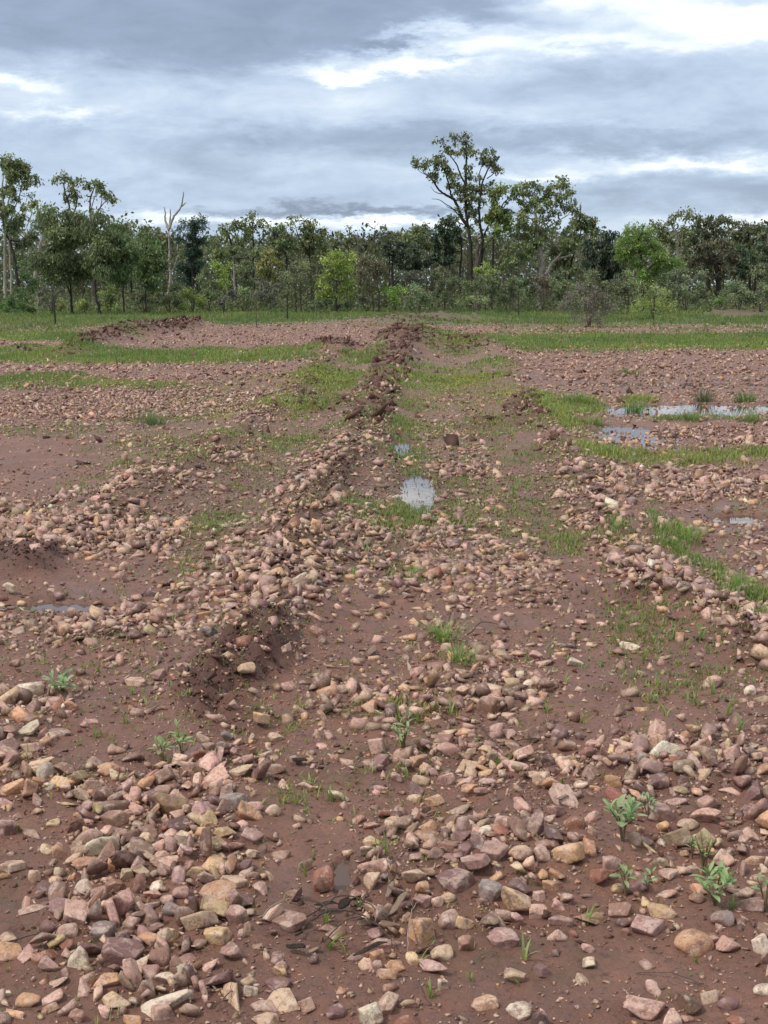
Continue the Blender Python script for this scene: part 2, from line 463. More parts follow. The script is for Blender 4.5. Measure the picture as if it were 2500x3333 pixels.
def add(name, me, mat=None, parent=None, loc=None, rot=None, scale=None, **props):
    o = bpy.data.objects.new(name, me)
    COL.objects.link(o)
    if mat is not None and me is not None and len(me.materials) == 0:
        me.materials.append(mat)
    if parent is not None:
        o.parent = parent
    if loc is not None:
        o.location = loc
    if rot is not None:
        o.rotation_euler = rot
    if scale is not None:
        o.scale = scale
    for k, v in props.items():
        if v is not None:
            o[k] = v
    return o


def ico(sub):
    bm = bmesh.new()
    bmesh.ops.create_icosphere(bm, subdivisions=sub, radius=1)
    v = np.array([list(a.co) for a in bm.verts])
    f = np.array([[a.index for a in p.verts] for p in bm.faces])
    bm.free()
    return v, f


ICO = {k: ico(k) for k in (1, 2, 3, 4)}


def stone_fn(kind, seed):
    r = np.random.default_rng(seed)
    K = {'angular': 8, 'blocky': 8, 'rounded': 28, 'flat': 8}[kind]
    n = r.normal(size=(K, 3))
    n /= np.linalg.norm(n, axis=1)[:, None]
    d = r.uniform(.36, .95, K)
    p = 44
    if kind == 'rounded':
        d = r.uniform(.86, 1.0, K)
        p = 10
    if kind == 'blocky':
        q = Matrix.Rotation(r.uniform(0, 6), 3, 'Z') @ Matrix.Rotation(r.uniform(-.3, .3), 3, 'X')
        ax = np.array([list(q @ Vector(a)) for a in [(1, 0, 0), (-1, 0, 0), (0, 1, 0), (0, -1, 0), (0, 0, 1), (0, 0, -1)]])
        ax += r.normal(size=ax.shape) * .14
        ax /= np.linalg.norm(ax, axis=1)[:, None]
        n = np.vstack([ax, n[:5]])
        d = np.concatenate([r.uniform(.5, .8, 6), r.uniform(.75, .95, 5)])
        p = 32
    if kind == 'flat':
        n = np.vstack([n, [[.08, .05, 1], [-.1, .1, -1]]])
        d = np.concatenate([d, [.32, .35]])
    ph = r.uniform(0, 50, 3)
    rough = .05 if kind != 'rounded' else .03

    def f(dirs):
        dot = np.maximum(dirs @ n.T, 1e-3) / d
        rad = (np.sum(dot ** p, axis=1)) ** (-1.0 / p)
        rad = np.minimum(rad, 1.45)
        rad = rad * (1 + rough * fbm(dirs[:, 0] * 3 + ph[0] + dirs[:, 2] * 2, dirs[:, 1] * 3 + ph[1] - dirs[:, 2] * 1.5, 3, seed % 97))
        return dirs * rad[:, None]
    lo, hi = None, None
    v = f(ICO[3][0])
    lo, hi = v.min(0), v.max(0)

    def g(sub):
        vv = f(ICO[sub][0])
        return (vv - (lo + hi) / 2) / (hi - lo)
    return g


KINDS = ['angular'] * 18 + ['blocky'] * 8 + ['rounded'] * 3 + ['flat'] * 11
PROTO = [(k, stone_fn(k, 1000 + i)) for i, k in enumerate(KINDS)]
PROTO_V = {s: np.array([g(s) for _k, g in PROTO]) for s in (1, 2, 3)}


def hull_stone(kind, seed):
    """a sharp few-faced stone: the hull of a handful of points"""
    r = np.random.default_rng(seed)
    n = {'angular': 7, 'blocky': 12, 'rounded': 13, 'flat': 8, 'crumb': 6}[kind]
    p = r.normal(size=(n, 3))
    p /= np.linalg.norm(p, axis=1)[:, None]
    p *= r.uniform(.6, 1.25, n)[:, None]
    if kind == 'blocky':
        c = np.array([[a, b, d] for a in (-1, 1) for b in (-1, 1) for d in (-1, 1)]) * r.uniform(.45, .75, (8, 3))
        p = np.vstack([c, p[:4] * .8])
    if kind == 'flat':
        p[:, 2] = np.clip(p[:, 2], -.35, .35)
    bm = bmesh.new()
    for q in p:
        bm.verts.new(q)
    res = bmesh.ops.convex_hull(bm, input=bm.verts[:])
    bmesh.ops.delete(bm, geom=[v for v in bm.verts if not v.link_faces], context='VERTS')
    bmesh.ops.triangulate(bm, faces=bm.faces[:])
    bmesh.ops.recalc_face_normals(bm, faces=bm.faces[:])
    bm.verts.index_update()
    v = np.array([list(a.co) for a in bm.verts])
    f = np.array([[a.index for a in q.verts] for q in bm.faces])
    bm.free()
    lo, hi = v.min(0), v.max(0)
    return (v - (lo + hi) / 2) / (hi - lo), f


HULL = [hull_stone(k, 3000 + i) for i, k in enumerate(KINDS)]
HULL_LOW = [hull_stone('crumb', 4000 + i) for i, k in enumerate(KINDS)]
BY_KIND = {k: [i for i, (kk, _g) in enumerate(PROTO) if kk == k] for k in ('angular', 'blocky', 'rounded', 'flat')}

PAL = {'o': (.48, .275, .155), 't': (.47, .33, .225), 'y': (.50, .35, .19), 'c': (.64, .52, .40), 'p': (.50, .315, .25), 'm': (.33, .20, .17),
       'u': (.155, .085, .078), 'b': (.24, .135, .095), 'r': (.25, .10, .065), 'g': (.21, .18, .165), 'k': (.030, .032, .034)}
CNAME = {'o': 'orange-tan', 't': 'tan', 'y': 'yellowish', 'c': 'cream', 'p': 'pink', 'm': 'mauve', 'u': 'purple-brown', 'b': 'brown', 'r': 'red-brown', 'g': 'grey', 'k': 'black'}
PK = list('otycpmubrg')
PW = np.array([.12, .17, .03, .02, .30, .13, .09, .12, .03, .003])
PW = PW / PW.sum()


# ------------------------------------------------------------------ materials
def material(name):
    m = bpy.data.materials.new(name)
    m.use_nodes = True
    m.node_tree.nodes.clear()
    b = NB(m.node_tree)
    out = b.node('ShaderNodeOutputMaterial')
    bs = b.node('ShaderNodeBsdfPrincipled')
    m.node_tree.links.new(bs.outputs[0], out.inputs[0])
    return m, b, bs, out


def pos(b):
    return b.node('ShaderNodeNewGeometry').outputs['Position']


def bump(b, bs, h, strength, dist):
    n = b.node('ShaderNodeBump')
    n.inputs['Strength'].default_value = strength
    n.inputs['Distance'].default_value = dist
    b.put(n.inputs['Height'], h)
    b.put(bs.inputs['Normal'], n.outputs[0])


def mat_stone(name, src):
    m, b, bs, _ = material(name)
    if src == 'obj':
        base = b.node('ShaderNodeObjectInfo').outputs['Color']
    else:
        base = b.node('ShaderNodeAttribute', attribute_name='col').outputs['Color']
    P = pos(b)
    big = b.noise(P, 26, 4, .6, .6)
    mid = b.noise(b.vmath('ADD', P, (7, 3, 1)), 70, 5, .65, 1.0)
    fine = b.noise(P, 320, 3, .7)
    lighter = b.mix(.58, base, (.64, .49, .40))
    darker = b.mix(.60, base, (.15, .075, .065))
    warm = b.mix(.55, base, (.46, .20, .09))
    c = b.mix(b.ramp(big, [(.50, 0), (.60, .85)]), base, lighter)
    c = b.mix(b.ramp(mid, [(.52, 0), (.62, .8)]), c, darker)
    c = b.mix(b.ramp(b.noise(b.vmath('ADD', P, (1, 9, 4)), 38, 3, .6, 1.5), [(.56, 0), (.66, .55)]), c, warm)
    c = b.mix(b.ramp(b.noise(b.vmath('ADD', P, (3, 2, 8)), 22, 6, .75), [(.51, 0), (.62, .75)]), c, (.195, .103, .078))   # smeared mud
    c = b.mix(.35, c, b.ramp(fine, [(.3, .35), (.7, .75)]), 'OVERLAY')
    b.put(bs.inputs['Base Color'], c)
    b.put(bs.inputs['Roughness'], b.ramp(mid, [(.3, .36), (.7, .68)]))
    bump(b, bs, b.math('ADD', b.math('MULTIPLY', mid, 1.0), b.math('MULTIPLY', fine, .35)), .7, .006)
    return m


MAT_STONE_O = mat_stone('stone_single', 'obj')
MAT_STONE_A = mat_stone('stone_many', 'att')


def mat_ground():
    m, b, bs, _ = material('muddy_soil')
    att = b.node('ShaderNodeAttribute', attribute_name='col')
    sp = b.node('ShaderNodeSeparateColor')
    b.put(sp.inputs[0], att.outputs['Color'])
    wet, green, clod = sp.outputs
    P = pos(b)
    n1 = b.noise(P, 2.2, 6, .6, .3)
    n2 = b.noise(b.vmath('ADD', P, (5, 5, 0)), 14, 5, .6)
    n3 = b.noise(P, 90, 5, .7)
    n4 = b.noise(P, 420, 3, .7)
    c = b.mix(b.ramp(n1, [(.35, 0), (.65, 1)]), (.325, .152, .108), (.215, .100, .072))
    c = b.mix(b.ramp(n2, [(.45, 0), (.68, .55)]), c, (.160, .098, .078))
    c = b.mix(b.ramp(n3, [(.50, 0), (.72, .6)]), c, (.26, .15, .115))
    c = b.mix(b.ramp(b.noise(b.vmath('ADD', P, (4, 1, 0)), 45, 5, .75), [(.54, 0), (.64, .7)]), c, (.075, .045, .036))
    c = b.mix(b.math('MULTIPLY', clod, .85), c, b.mix(n3, (.065, .026, .019), (.15, .062, .045)))
    gfac = b.math('MULTIPLY', green, b.ramp(b.noise(P, 9, 5, .7), [(.38, 0), (.58, 1)]))
    c = b.mix(b.math('MULTIPLY', gfac, .75), c, b.mix(n3, (.062, .058, .034), (.115, .125, .050)))
    wf = b.math('MULTIPLY', wet, b.ramp(b.noise(b.vmath('ADD', P, (2, 8, 0)), 3.4, 5, .6), [(.38, 0), (.62, 1)]))
    c = b.mix(b.math('MULTIPLY', wf, .62), c, (.088, .050, .039))
    # far grassland, carried by a second attribute
    gr = b.node('ShaderNodeAttribute', attribute_name='turf').outputs['Fac']
    c = b.mix(gr, c, b.mix(b.noise(P, .9, 6, .7), (.055, .085, .025), (.13, .19, .045)))
    c = b.mix(.30, c, b.ramp(n4, [(.25, .3), (.75, .8)]), 'OVERLAY')
    b.put(bs.inputs['Base Color'], c)
    ro = b.math('MULTIPLY_ADD', wf, -.38, .58)
    ro = b.math('MULTIPLY_ADD', n2, .12, ro)
    b.put(bs.inputs['Roughness'], b.math('MAXIMUM', ro, .2))
    hh = b.math('ADD', b.math('MULTIPLY', n3, 1.0), b.math('MULTIPLY', n4, .4))
    hh = b.math('ADD', hh, b.math('MULTIPLY', n2, 2.0))
    bump(b, bs, b.math('MULTIPLY', hh, b.math('SUBTRACT', 1.15, wf)), .9, .014)
    return m


MAT_GROUND = mat_ground()


def mat_water():
    m, b, bs, _ = material('muddy_water')
    P = pos(b)
    b.put(bs.inputs['Base Color'], (.105, .066, .052, 1))
    bs.inputs['Roughness'].default_value = .02
    bs.inputs['IOR'].default_value = 1.33
    bump(b, bs, b.noise(P, 14, 2, .5), .035, .01)
    return m


MAT_WATER = mat_water()


def mat_leaf(name, src='att', trans=.35, rough=.62, sat=None):
    m, b, bs, out = material(name)
    if src == 'obj':
        base = b.node('ShaderNodeObjectInfo').outputs['Color']
    else:
        base = b.node('ShaderNodeAttribute', attribute_name='col').outputs['Color']
    P = pos(b)
    c = b.mix(.25, base, b.ramp(b.noise(P, 60 if src == 'obj' else 1.1, 3, .6), [(.3, .3), (.7, .75)]), 'OVERLAY')
    b.put(bs.inputs['Base Color'], c)
    bs.inputs['Roughness'].default_value = rough
    tr = b.node('ShaderNodeBsdfTranslucent')
    b.put(tr.inputs[0], b.mix(.5, c, (.20, .30, .05), 'MIX') if trans > .3 else c)
    mx = b.node('ShaderNodeMixShader')
    mx.inputs[0].default_value = trans
    m.node_tree.links.new(bs.outputs[0], mx.inputs[1])
    m.node_tree.links.new(tr.outputs[0], mx.inputs[2])
    m.node_tree.links.new(mx.outputs[0], out.inputs[0])
    return m


MAT_LEAF = mat_leaf('tree_leaves', 'att', .28)
MAT_GRASS = mat_leaf('grass_blades', 'att', .45)
MAT_FORB = mat_leaf('seedling_leaf', 'obj', .30)


def mat_bark(name, c0, c1, scale=6.0, rough=.85):
    m, b, bs, _ = material(name)
    P = b.vmath('MULTIPLY', pos(b), (1, 1, .25))
    n = b.noise(P, scale, 6, .7, .4)
    b.put(bs.inputs['Base Color'], b.mix(b.ramp(n, [(.35, 0), (.65, 1)]), c0, c1))
    bs.inputs['Roughness'].default_value = rough
    bump(b, bs, n, .6, .03)
    return m


BARK = {
    'dark': mat_bark('dark_bark', (.018, .015, .013), (.05, .04, .032)),
    'pale': mat_bark('pale_bark', (.42, .38, .32), (.24, .21, .18), 3.0),
    'cream': mat_bark('weathered_pale_wood', (.46, .42, .37), (.27, .24, .21), 3.0),
    'brown': mat_bark('brown_bark', (.08, .06, .048), (.15, .12, .10)),
    'twig': mat_bark('dead_twig_wood', (.20, .15, .12), (.10, .075, .06), 60),
    'char': mat_bark('charred_wood', (.045, .034, .028), (.12, .085, .068), 60),
    'steel': mat_bark('weathered_post_steel', (.030, .028, .026), (.06, .05, .042), 20, .6),
    'stem': mat_bark('green_stem', (.16, .15, .06), (.20, .12, .07), 80, .6),
    'bone': mat_bark('bleached_wood', (.40, .33, .27), (.25, .19, .15), 60),
}

# ------------------------------------------------------------------ ground sheet
ang_in = np.arange(-28, 28.001, .16)
ang_out = np.concatenate([np.arange(-180, -60, 5.0), np.arange(-60, -29, 1.5)])
ang = np.radians(np.concatenate([ang_out, ang_in, -ang_out[::-1][:-1]]))
rad = [0.25, .6, 1.0, 1.5, 1.9, 2.2]
while rad[-1] < 70:
    rad.append(rad[-1] * (1.0054 if rad[-1] < 20 else 1.009))
while rad[-1] < 2500:
    rad.append(rad[-1] * 1.06)
rad = np.array(rad)
A, R = np.meshgrid(ang, rad)
gx, gy = np.sin(A) * R, np.cos(A) * R
gz = height(gx.ravel(), gy.ravel()).reshape(gx.shape)
nr, na = gx.shape
vid = np.arange(nr * na).reshape(nr, na)
nxt = np.roll(vid, -1, axis=1)
fc = np.stack([vid[:-1], nxt[:-1], nxt[1:], vid[1:]], -1).reshape(-1, 4)[:, ::-1]
gv = np.stack([gx, gy, gz], -1).reshape(-1, 3)
centre = len(gv)
msk = np.stack([M_WT(gx.ravel(), gy.ravel()), M_MS(gx.ravel(), gy.ravel()), M_CL(gx.ravel(), gy.ravel())], -1)
for (cx, cy, hx, hy, _l) in PUD:
    rr = np.hypot((gv[:, 0] - cx) / hx, (gv[:, 1] - cy) / hy)
    msk[:, 0] = np.maximum(msk[:, 0], 1 - sstep(1.0, 2.2, rr))
me = mk_mesh('ground', gv, fc, smooth=True, col=msk)
tf = me.attributes.new('turf', 'FLOAT', 'POINT')
tv = np.clip(M_GR(gv[:, 0], gv[:, 1]), 0, 1) * sstep(18, 40, gv[:, 1])
tv = np.where(gv[:, 1] > 105, .9, tv)
tf.data.foreach_set('value', (tv * .85).astype(np.float32))
add('ground', me, MAT_GROUND, kind='structure')

# the water lies in hollows of the ground; the banks cut its outline
for (cx, cy, hx, hy, lab) in PUD:
    n = 48
    t = np.linspace(0, 2 * math.pi, n, endpoint=False)
    vx, vy = cx + np.cos(t) * hx * 1.45, cy + np.sin(t) * hy * 1.45
    v = np.stack([vx - cx, vy - cy, np.zeros(n)], -1)
    v = np.vstack([v, [[0, 0, 0]]])
    f = np.array([[i, (i + 1) % n, n] for i in range(n)])
    add('puddle', mk_mesh('puddle', v, f), MAT_WATER, loc=(cx, cy, WATER_Z), kind='structure', label=lab)


# ------------------------------------------------------------------ stones
def Z(k, x, y):
    ox, oy, s = {5: (0, 1700, .7535), 6: (1250, 1700, .7535), 7: (0, 2433, .7535), 8: (1250, 2433, .7535)}[k]
    return ox + x * s, oy + y * s


# region, x, y, width, height, colour, shape (a angular, b blocky, r rounded, f flat), own label
HERO = """7 468 88 100 75 o r|7 288 90 110 65 b a|7 395 158 90 75 t f|7 385 245 85 60 m r|7 230 322 65 40 y r|7 30 340 95 95 u b|7 385 375 120 95 m r
7 265 440 80 85 o a|7 55 505 125 75 t b|7 370 600 95 95 c a|7 425 630 85 80 m r|7 500 590 95 75 b a|7 545 640 100 65 b a|7 650 355 95 80 b a|7 770 205 85 70 p a
7 1015 225 130 95 g b|7 830 80 100 75 p b|7 1035 92 125 65 t a|7 890 340 55 75 y b|7 970 350 110 65 y a|7 1090 375 110 65 m b|7 1180 265 75 75 t r|7 710 485 130 65 p f
7 1395 565 105 130 r r|7 1605 570 85 90 t a|7 1605 400 85 65 y r|7 1010 570 125 65 t b|7 1027 720 100 105 m b|7 740 690 90 80 g r|7 450 785 120 100 g b|7 208 770 80 85 u r
7 290 790 100 85 m r|7 530 875 200 150 u b|7 685 900 110 100 b r|7 745 800 60 90 y b|7 945 805 130 100 y b|7 1010 870 130 110 m a|7 215 930 100 90 m a|7 715 990 105 75 c a
7 720 1075 220 140 c f|7 700 1130 120 90 p b|7 120 1080 115 85 o r|7 495 1080 130 90 t a|7 465 1000 120 70 o f|7 1210 960 85 75 y a|7 1195 1010 120 80 u a|7 1080 1045 70 65 c f
7 1600 1150 120 120 c b|7 1325 1110 80 80 p b|7 1450 1135 90 70 u r|7 1150 1175 140 50 t a|7 570 1175 100 40 o b|7 1631 900 80 75 o b|7 35 815 80 55 t r|7 1090 455 60 55 c a
7 1330 165 80 55 t a|7 1190 80 100 75 b a|7 700 180 85 55 m r|7 850 535 85 85 t a|7 500 300 130 90 b b|7 690 420 80 70 p a|7 550 540 70 60 t b|7 1130 600 80 70 m a|7 780 620 80 60 m r|7 610 690 60 90 t a|7 660 630 80 60 p a
8 825 320 105 100 r r|8 625 320 100 85 u r|8 520 320 95 80 p b|8 800 448 150 115 o b|8 590 440 120 90 t r|8 480 435 130 85 m b|8 305 560 180 110 u a|8 130 545 110 80 t a
8 460 612 130 110 g b|8 590 598 110 95 u a|8 400 480 140 80 m b|8 940 550 120 110 r a|8 725 590 90 70 o b|8 670 638 65 60 p b|8 665 705 90 80 p b|8 765 740 115 55 m f|8 1020 695 115 70 b b
8 1140 760 170 95 m b|8 1335 820 200 155 o r|8 1490 840 130 100 p a|8 1632 850 90 110 c b|8 165 780 125 150 o b|8 525 812 155 100 m a|8 355 845 80 85 b a|8 250 880 105 75 t r|8 565 975 110 85 t a
8 685 960 90 75 u a|8 1125 1105 190 100 p a|8 1485 1095 100 75 u r|8 1632 1040 80 60 c r|8 580 1130 120 90 c a|8 1520 1170 90 60 r r|8 275 640 75 60 t r|8 170 655 90 70 m b|8 165 598 65 60 o r
8 280 740 100 100 m r|8 350 750 90 70 y f|8 1460 730 110 80 g r|8 1190 265 150 90 m b|8 1390 288 140 100 p a|8 1310 320 110 70 t r|8 680 130 85 80 t b|8 220 225 95 60 o b|8 265 135 90 75 p a
8 850 155 65 50 c r|8 1185 140 100 80 u r|8 1600 480 100 50 o f|8 1230 540 95 60 p a|8 1580 668 130 80 m f|8 1010 605 65 55 y r|8 1350 640 90 60 b r|8 330 380 110 70 u a|8 280 420 110 70 b b|8 190 335 90 60 o a
8 1580 370 80 80 p a|8 890 925 75 55 c a|8 370 175 80 65 o a|8 880 860 60 50 p a|8 1200 705 130 50 y f|8 55 935 100 50 o f|8 255 1020 60 70 c f|8 430 1100 130 45 o f
6 445 785 95 100 b b|6 640 915 75 90 b b|6 1370 970 100 115 t b|6 1505 990 90 90 p b|6 1430 880 60 60 u r|6 145 645 70 65 p a|6 628 690 65 45 c r|6 630 730 65 45 t r|6 540 835 75 50 t a
6 1580 725 55 55 c r|6 340 725 75 60 t a|6 270 290 60 45 o b|6 180 395 70 60 t b|6 1060 535 90 35 c f|6 1455 425 55 45 p b|6 560 960 90 50 b a|6 450 980 80 50 y a|6 790 960 90 60 b r|6 1480 960 70 60 m r|6 1620 890 80 60 b a|6 660 570 60 50 p a|6 820 600 80 50 c f|6 260 935 110 60 b b
5 48 278 60 55 c a|5 903 465 90 62 k a|5 1065 625 85 50 t r|5 685 655 80 60 m a|5 590 685 100 45 t f|5 1238 540 50 50 p b|5 1130 838 80 62 y b|5 140 855 85 60 b b|5 310 790 70 60 o a
5 935 225 60 40 c r|5 1190 925 70 50 t a|5 235 770 95 45 p f|5 470 1050 100 60 o r|5 1010 785 65 60 p a|5 400 865 90 50 m f|5 370 870 60 50 p a|5 65 605 50 40 b r|5 890 360 60 40 t a|5 880 395 80 40 o f|5 1200 315 80 50 p r|5 730 340 50 40 t a|5 15 715 60 40 t r|5 200 420 50 40 b b|5 1630 960 90 90 p b|5 1600 790 90 70 o a|5 985 920 60 60 g a"""
OWN = {(5, 903): 'black wedge-shaped stone on the wet mud at left centre', (8, 1335): 'large smooth orange-brown stone at lower right, biggest of all',
       (7, 1395): 'egg-shaped reddish-brown stone standing beside the narrow water hollow', (7, 120): 'round orange stone alone on mud at lower left',
       (7, 720): 'long pale slab leaning up at the bottom of the stone bank', (7, 530): 'large purple-brown block low in the left stone bank',
       (8, 165, 780): 'upright orange mottled stone right of the charred twigs', (8, 800): 'large orange-tan block crowning the right-hand stone bank',
       (8, 1125): 'wide pinkish cream stone sunk in wet mud at bottom right', (7, 370): 'cream cone-topped stone at the left end of the stone bank',
       (5, 48): 'cream wedge stone at the left edge above the shallow puddle'}
MARKS = [('the black wedge-shaped stone', 450, 1360), ('the rosette seedling at left', 133, 1480), ('the paired seedling left of centre', 370, 1605),
         ('the pale central seedling', 862, 1590), ('the biggest orange-brown stone', 1505, 2032), ('the long pale slab', 370, 2160), ('the egg-shaped stone', 697, 1897),
         ('the charred twigs', 720, 1985), ('the upright orange mottled stone', 912, 2010), ('the tallest leafy seedling', 1345, 1775),
         ('the large purple-brown block', 265, 2048), ('the lone round orange stone', 60, 2157), ('the cream cone-topped stone', 195, 1915),
         ('the bank-top orange-tan block', 1230, 1838), ('the sunken pinkish cream stone', 1390, 2160), ('the leafy seedlings near the right edge', 1540, 1900),
         ('the curled dark bark', 640, 2060), ('the shallow left puddle', 120, 1308), ('the bright grass at right', 1590, 1260), ('the bright puddle in the rut', 903, 1062)]


def relation(qx, qy):
    """the nearest landmark and where the point lies from it"""
    best = min(MARKS, key=lambda m: math.hypot(m[1] - qx, (m[2] - qy) * 1.8))
    dx, dy = qx - best[1], (qy - best[2]) * 1.8
    if math.hypot(dx, dy) < 28:
        return 'right beside ' + best[0], best
    if abs(dx) > abs(dy):
        r = 'left of ' if dx < 0 else 'right of '
    else:
        r = 'behind ' if dy < 0 else 'in front of '
    return r + best[0], best


ORD = ['nearest', 'second nearest', 'third nearest', 'fourth nearest', 'fifth nearest', 'sixth nearest', 'seventh nearest']


def make_unique(rows):
    """rows: dicts with words, where, dist, obj -> sets labels"""
    by = {}
    for r in rows:
        by.setdefault((r['words'], r['where']), []).append(r)
    for (wd, wh), rs in by.items():
        rs.sort(key=lambda r: r['dist'])
        for i, r in enumerate(rs):
            r['obj']['label'] = f'{wd} {wh}' if len(rs) == 1 else f'{ORD[min(i, 6)]} {wd} {wh}'


KN = {'a': 'angular', 'b': 'blocky', 'r': 'rounded', 'f': 'flat'}
heroes = []
for tok in HERO.replace('\n', '|').split('|'):
    k, x, y, wd, hh, c, sh = tok.split()
    k, x, y, wd, hh = int(k), int(x), int(y), int(wd), int(hh)
    px, py = Z(k, x, y + hh * .30)
    gx0, gy0 = ground(px, py)
    z0 = float(height(np.array([gx0]), np.array([gy0]))[0])
    gx0, gy0 = ground(px, py, max(z0, -.02))
    mpp = math.hypot(gy0, CAMZ) / math.hypot(F, (py - 1666)) * 1.0
    W = wd * .7535 * mpp * .93
    eps = math.atan2(CAMZ, gy0)
    D = W * {'a': .8, 'b': .8, 'r': .85, 'f': .75}[sh]
    Hh = (hh * .7535 * mpp - D * .75 * math.sin(eps)) / math.cos(eps)
    Hh = min(max(Hh, W * .38), W * 1.25)
    heroes.append(dict(x=gx0, y=gy0, z=z0, W=W, D=D, H=Hh, c=c, sh=KN[sh], own=OWN.get((k, x)) or OWN.get((k, x, y))))

hx_ = np.array([h['x'] for h in heroes])
hy_ = np.array([h['y'] for h in heroes])
hr_ = np.array([h['W'] * .5 for h in heroes])


def scatter(n, y0, y1, smin, smax, med, sig, half=.36, thin=.62, avoid=True, seed=1, dens=M_ST, gain=1.0):
    """candidate stones over the ground between distances y0, y1; larger ones first, thinned by spacing"""
    r = np.random.default_rng(seed)
    y = np.sqrt(r.uniform(y0 ** 2, y1 ** 2, n))
    x = r.uniform(-half, half, n) * (y + .35)
    dd = dens(x, y) * gain
    if dens is M_ST:
        dd = dd * (1 - .55 * np.clip(M_CL(x, y), 0, 1)) * (1 - .3 * np.clip(M_GR(x, y), 0, 1))
        dd = dd * (1 + 1.1 * fbm(x * 1.3, y * 1.3, 3, 401))
    keep = r.uniform(size=n) < np.clip(dd, 0, 1) ** 1.35
    x, y = x[keep], y[keep]
    s = np.clip(np.exp(r.normal(math.log(med), sig, len(x))), smin, smax)
    s *= .8 + .35 * dens(x, y)
    if avoid:
        ok = np.ones(len(x), bool)
        for a, b_, c in zip(hx_, hy_, hr_):
            ok &= np.hypot(x - a, y - b_) > c * .82 + s * .42
        x, y, s = x[ok], y[ok], s[ok]
    for (cx, cy, hx, hy, _l) in PUD:
        rr = np.hypot((x - cx) / hx, (y - cy) / hy)
        kp = (rr > .95) | (r.uniform(size=len(x)) < (.85 if cx > 2 else .08))
        x, y, s = x[kp], y[kp], s[kp]
    o = np.argsort(-s)
    x, y, s = x[o], y[o], s[o]
    if thin:
        cell = {}
        g = smax
        sel = []
        for i in range(len(x)):
            cx, cy = int(x[i] // g), int(y[i] // g)
            good = True
            for ax in (cx - 1, cx, cx + 1):
                for ay in (cy - 1, cy, cy + 1):
                    for j in cell.get((ax, ay), ()):
                        if (x[i] - x[j]) ** 2 + (y[i] - y[j]) ** 2 < (thin * .5 * (s[i] + s[j])) ** 2:
                            good = False
                            break
                    if not good:
                        break
                if not good:
                    break
            if good:
                cell.setdefault((cx, cy), []).append(i)
                sel.append(i)
        x, y, s = x[sel], y[sel], s[sel]
    return x, y, s


def stone_arrays(x, y, s, seed=3, pile=None):
    r = np.random.default_rng(seed)
    n = len(x)
    kind = r.choice(len(PROTO), n)
    sc = np.stack([s * r.uniform(.9, 1.35, n), s * r.uniform(.5, .95, n), s * r.uniform(.26, .72, n)], -1)
    den = np.clip(M_ST(x, y), 0, 1)
    tilt = np.where(r.uniform(size=n) < .3 + .35 * den, .8, .3)
    a = r.normal(size=n) * tilt
    b_ = r.normal(size=n) * tilt
    c = r.uniform(0, 6.283, n)
    z = height(x, y) + sc[:, 2] * (r.uniform(-.05, .30, n)) + r.uniform(0, 1, n) ** 2 * .022 * (den > .6)
    pk = r.choice(len(PK), n, p=PW)
    col = np.array([PAL[k] for k in PK])[pk]
    v = r.uniform(.55, 1.50, n)[:, None]
    col = np.clip(col * v * r.uniform(.93, 1.07, (n, 3)), .01, .8)
    return kind, sc, np.stack([a, b_, c], -1), z, pk, col


def rot_mats(e):
    ca, sa, cb, sb, cc, sc = np.cos(e[:, 0]), np.sin(e[:, 0]), np.cos(e[:, 1]), np.sin(e[:, 1]), np.cos(e[:, 2]), np.sin(e[:, 2])
    o, l = np.zeros(len(e)), np.ones(len(e))
    X = np.stack([l, o, o, o, ca, -sa, o, sa, ca], -1).reshape(-1, 3, 3)
    Y = np.stack([cb, o, sb, o, l, o, -sb, o, cb], -1).reshape(-1, 3, 3)
    Zm = np.stack([cc, -sc, o, sc, cc, o, o, o, l], -1).reshape(-1, 3, 3)
    return Zm @ Y @ X


def joined(name, x, y, arr, sub, smooth, mat, **props):
    kind, sc, e, z, pk, col = arr
    if sub < 3:
        RM = rot_mats(e)
        vs, fs, cs, off = [], [], [], 0
        for k in range(len(PROTO)):
            m = kind == k
            if not m.any():
                continue
            hv, hf = (HULL if sub == 2 else HULL_LOW)[k]
            v = np.einsum('nij,nvj->nvi', RM[m], hv[None] * sc[m][:, None, :])
            v += np.stack([x[m], y[m], z[m]], -1)[:, None, :]
            c = m.sum()
            vs.append(v.reshape(-1, 3))
            fs.append((hf[None] + (np.arange(c) * len(hv))[:, None, None]).reshape(-1, 3) + off)
            cs.append(np.repeat(col[m], len(hv), axis=0))
            off += c * len(hv)
        return add(name, mk_mesh(name, np.vstack(vs), np.vstack(fs), False, np.vstack(cs)), mat, kind='stuff', **props)
    base = PROTO_V[sub][kind]                       # n, V, 3
    v = np.einsum('nij,nvj->nvi', rot_mats(e), base * sc[:, None, :])
    v += np.stack([x, y, z], -1)[:, None, :]
    V = base.shape[1]
    f = ICO[sub][1][None] + (np.arange(len(x)) * V)[:, None, None]
    me = mk_mesh(name, v.reshape(-1, 3), f.reshape(-1, 3), smooth, np.repeat(col, V, axis=0))
    return add(name, me, mat, kind='stuff', **props)


stone_mesh = {}
def hero_mesh(i):
    if i not in stone_mesh:
        stone_mesh[i] = mk_mesh('stone', PROTO[i][1](4), ICO[4][1], PROTO[i][0] == 'rounded')
        stone_mesh[i].materials.append(MAT_STONE_O)
    return stone_mesh[i]


rows = []
G_ST = 'loose stones strewn over the muddy track'
def size_word(s):
    return 'large' if s > .095 else 'middling' if s > .062 else 'small'


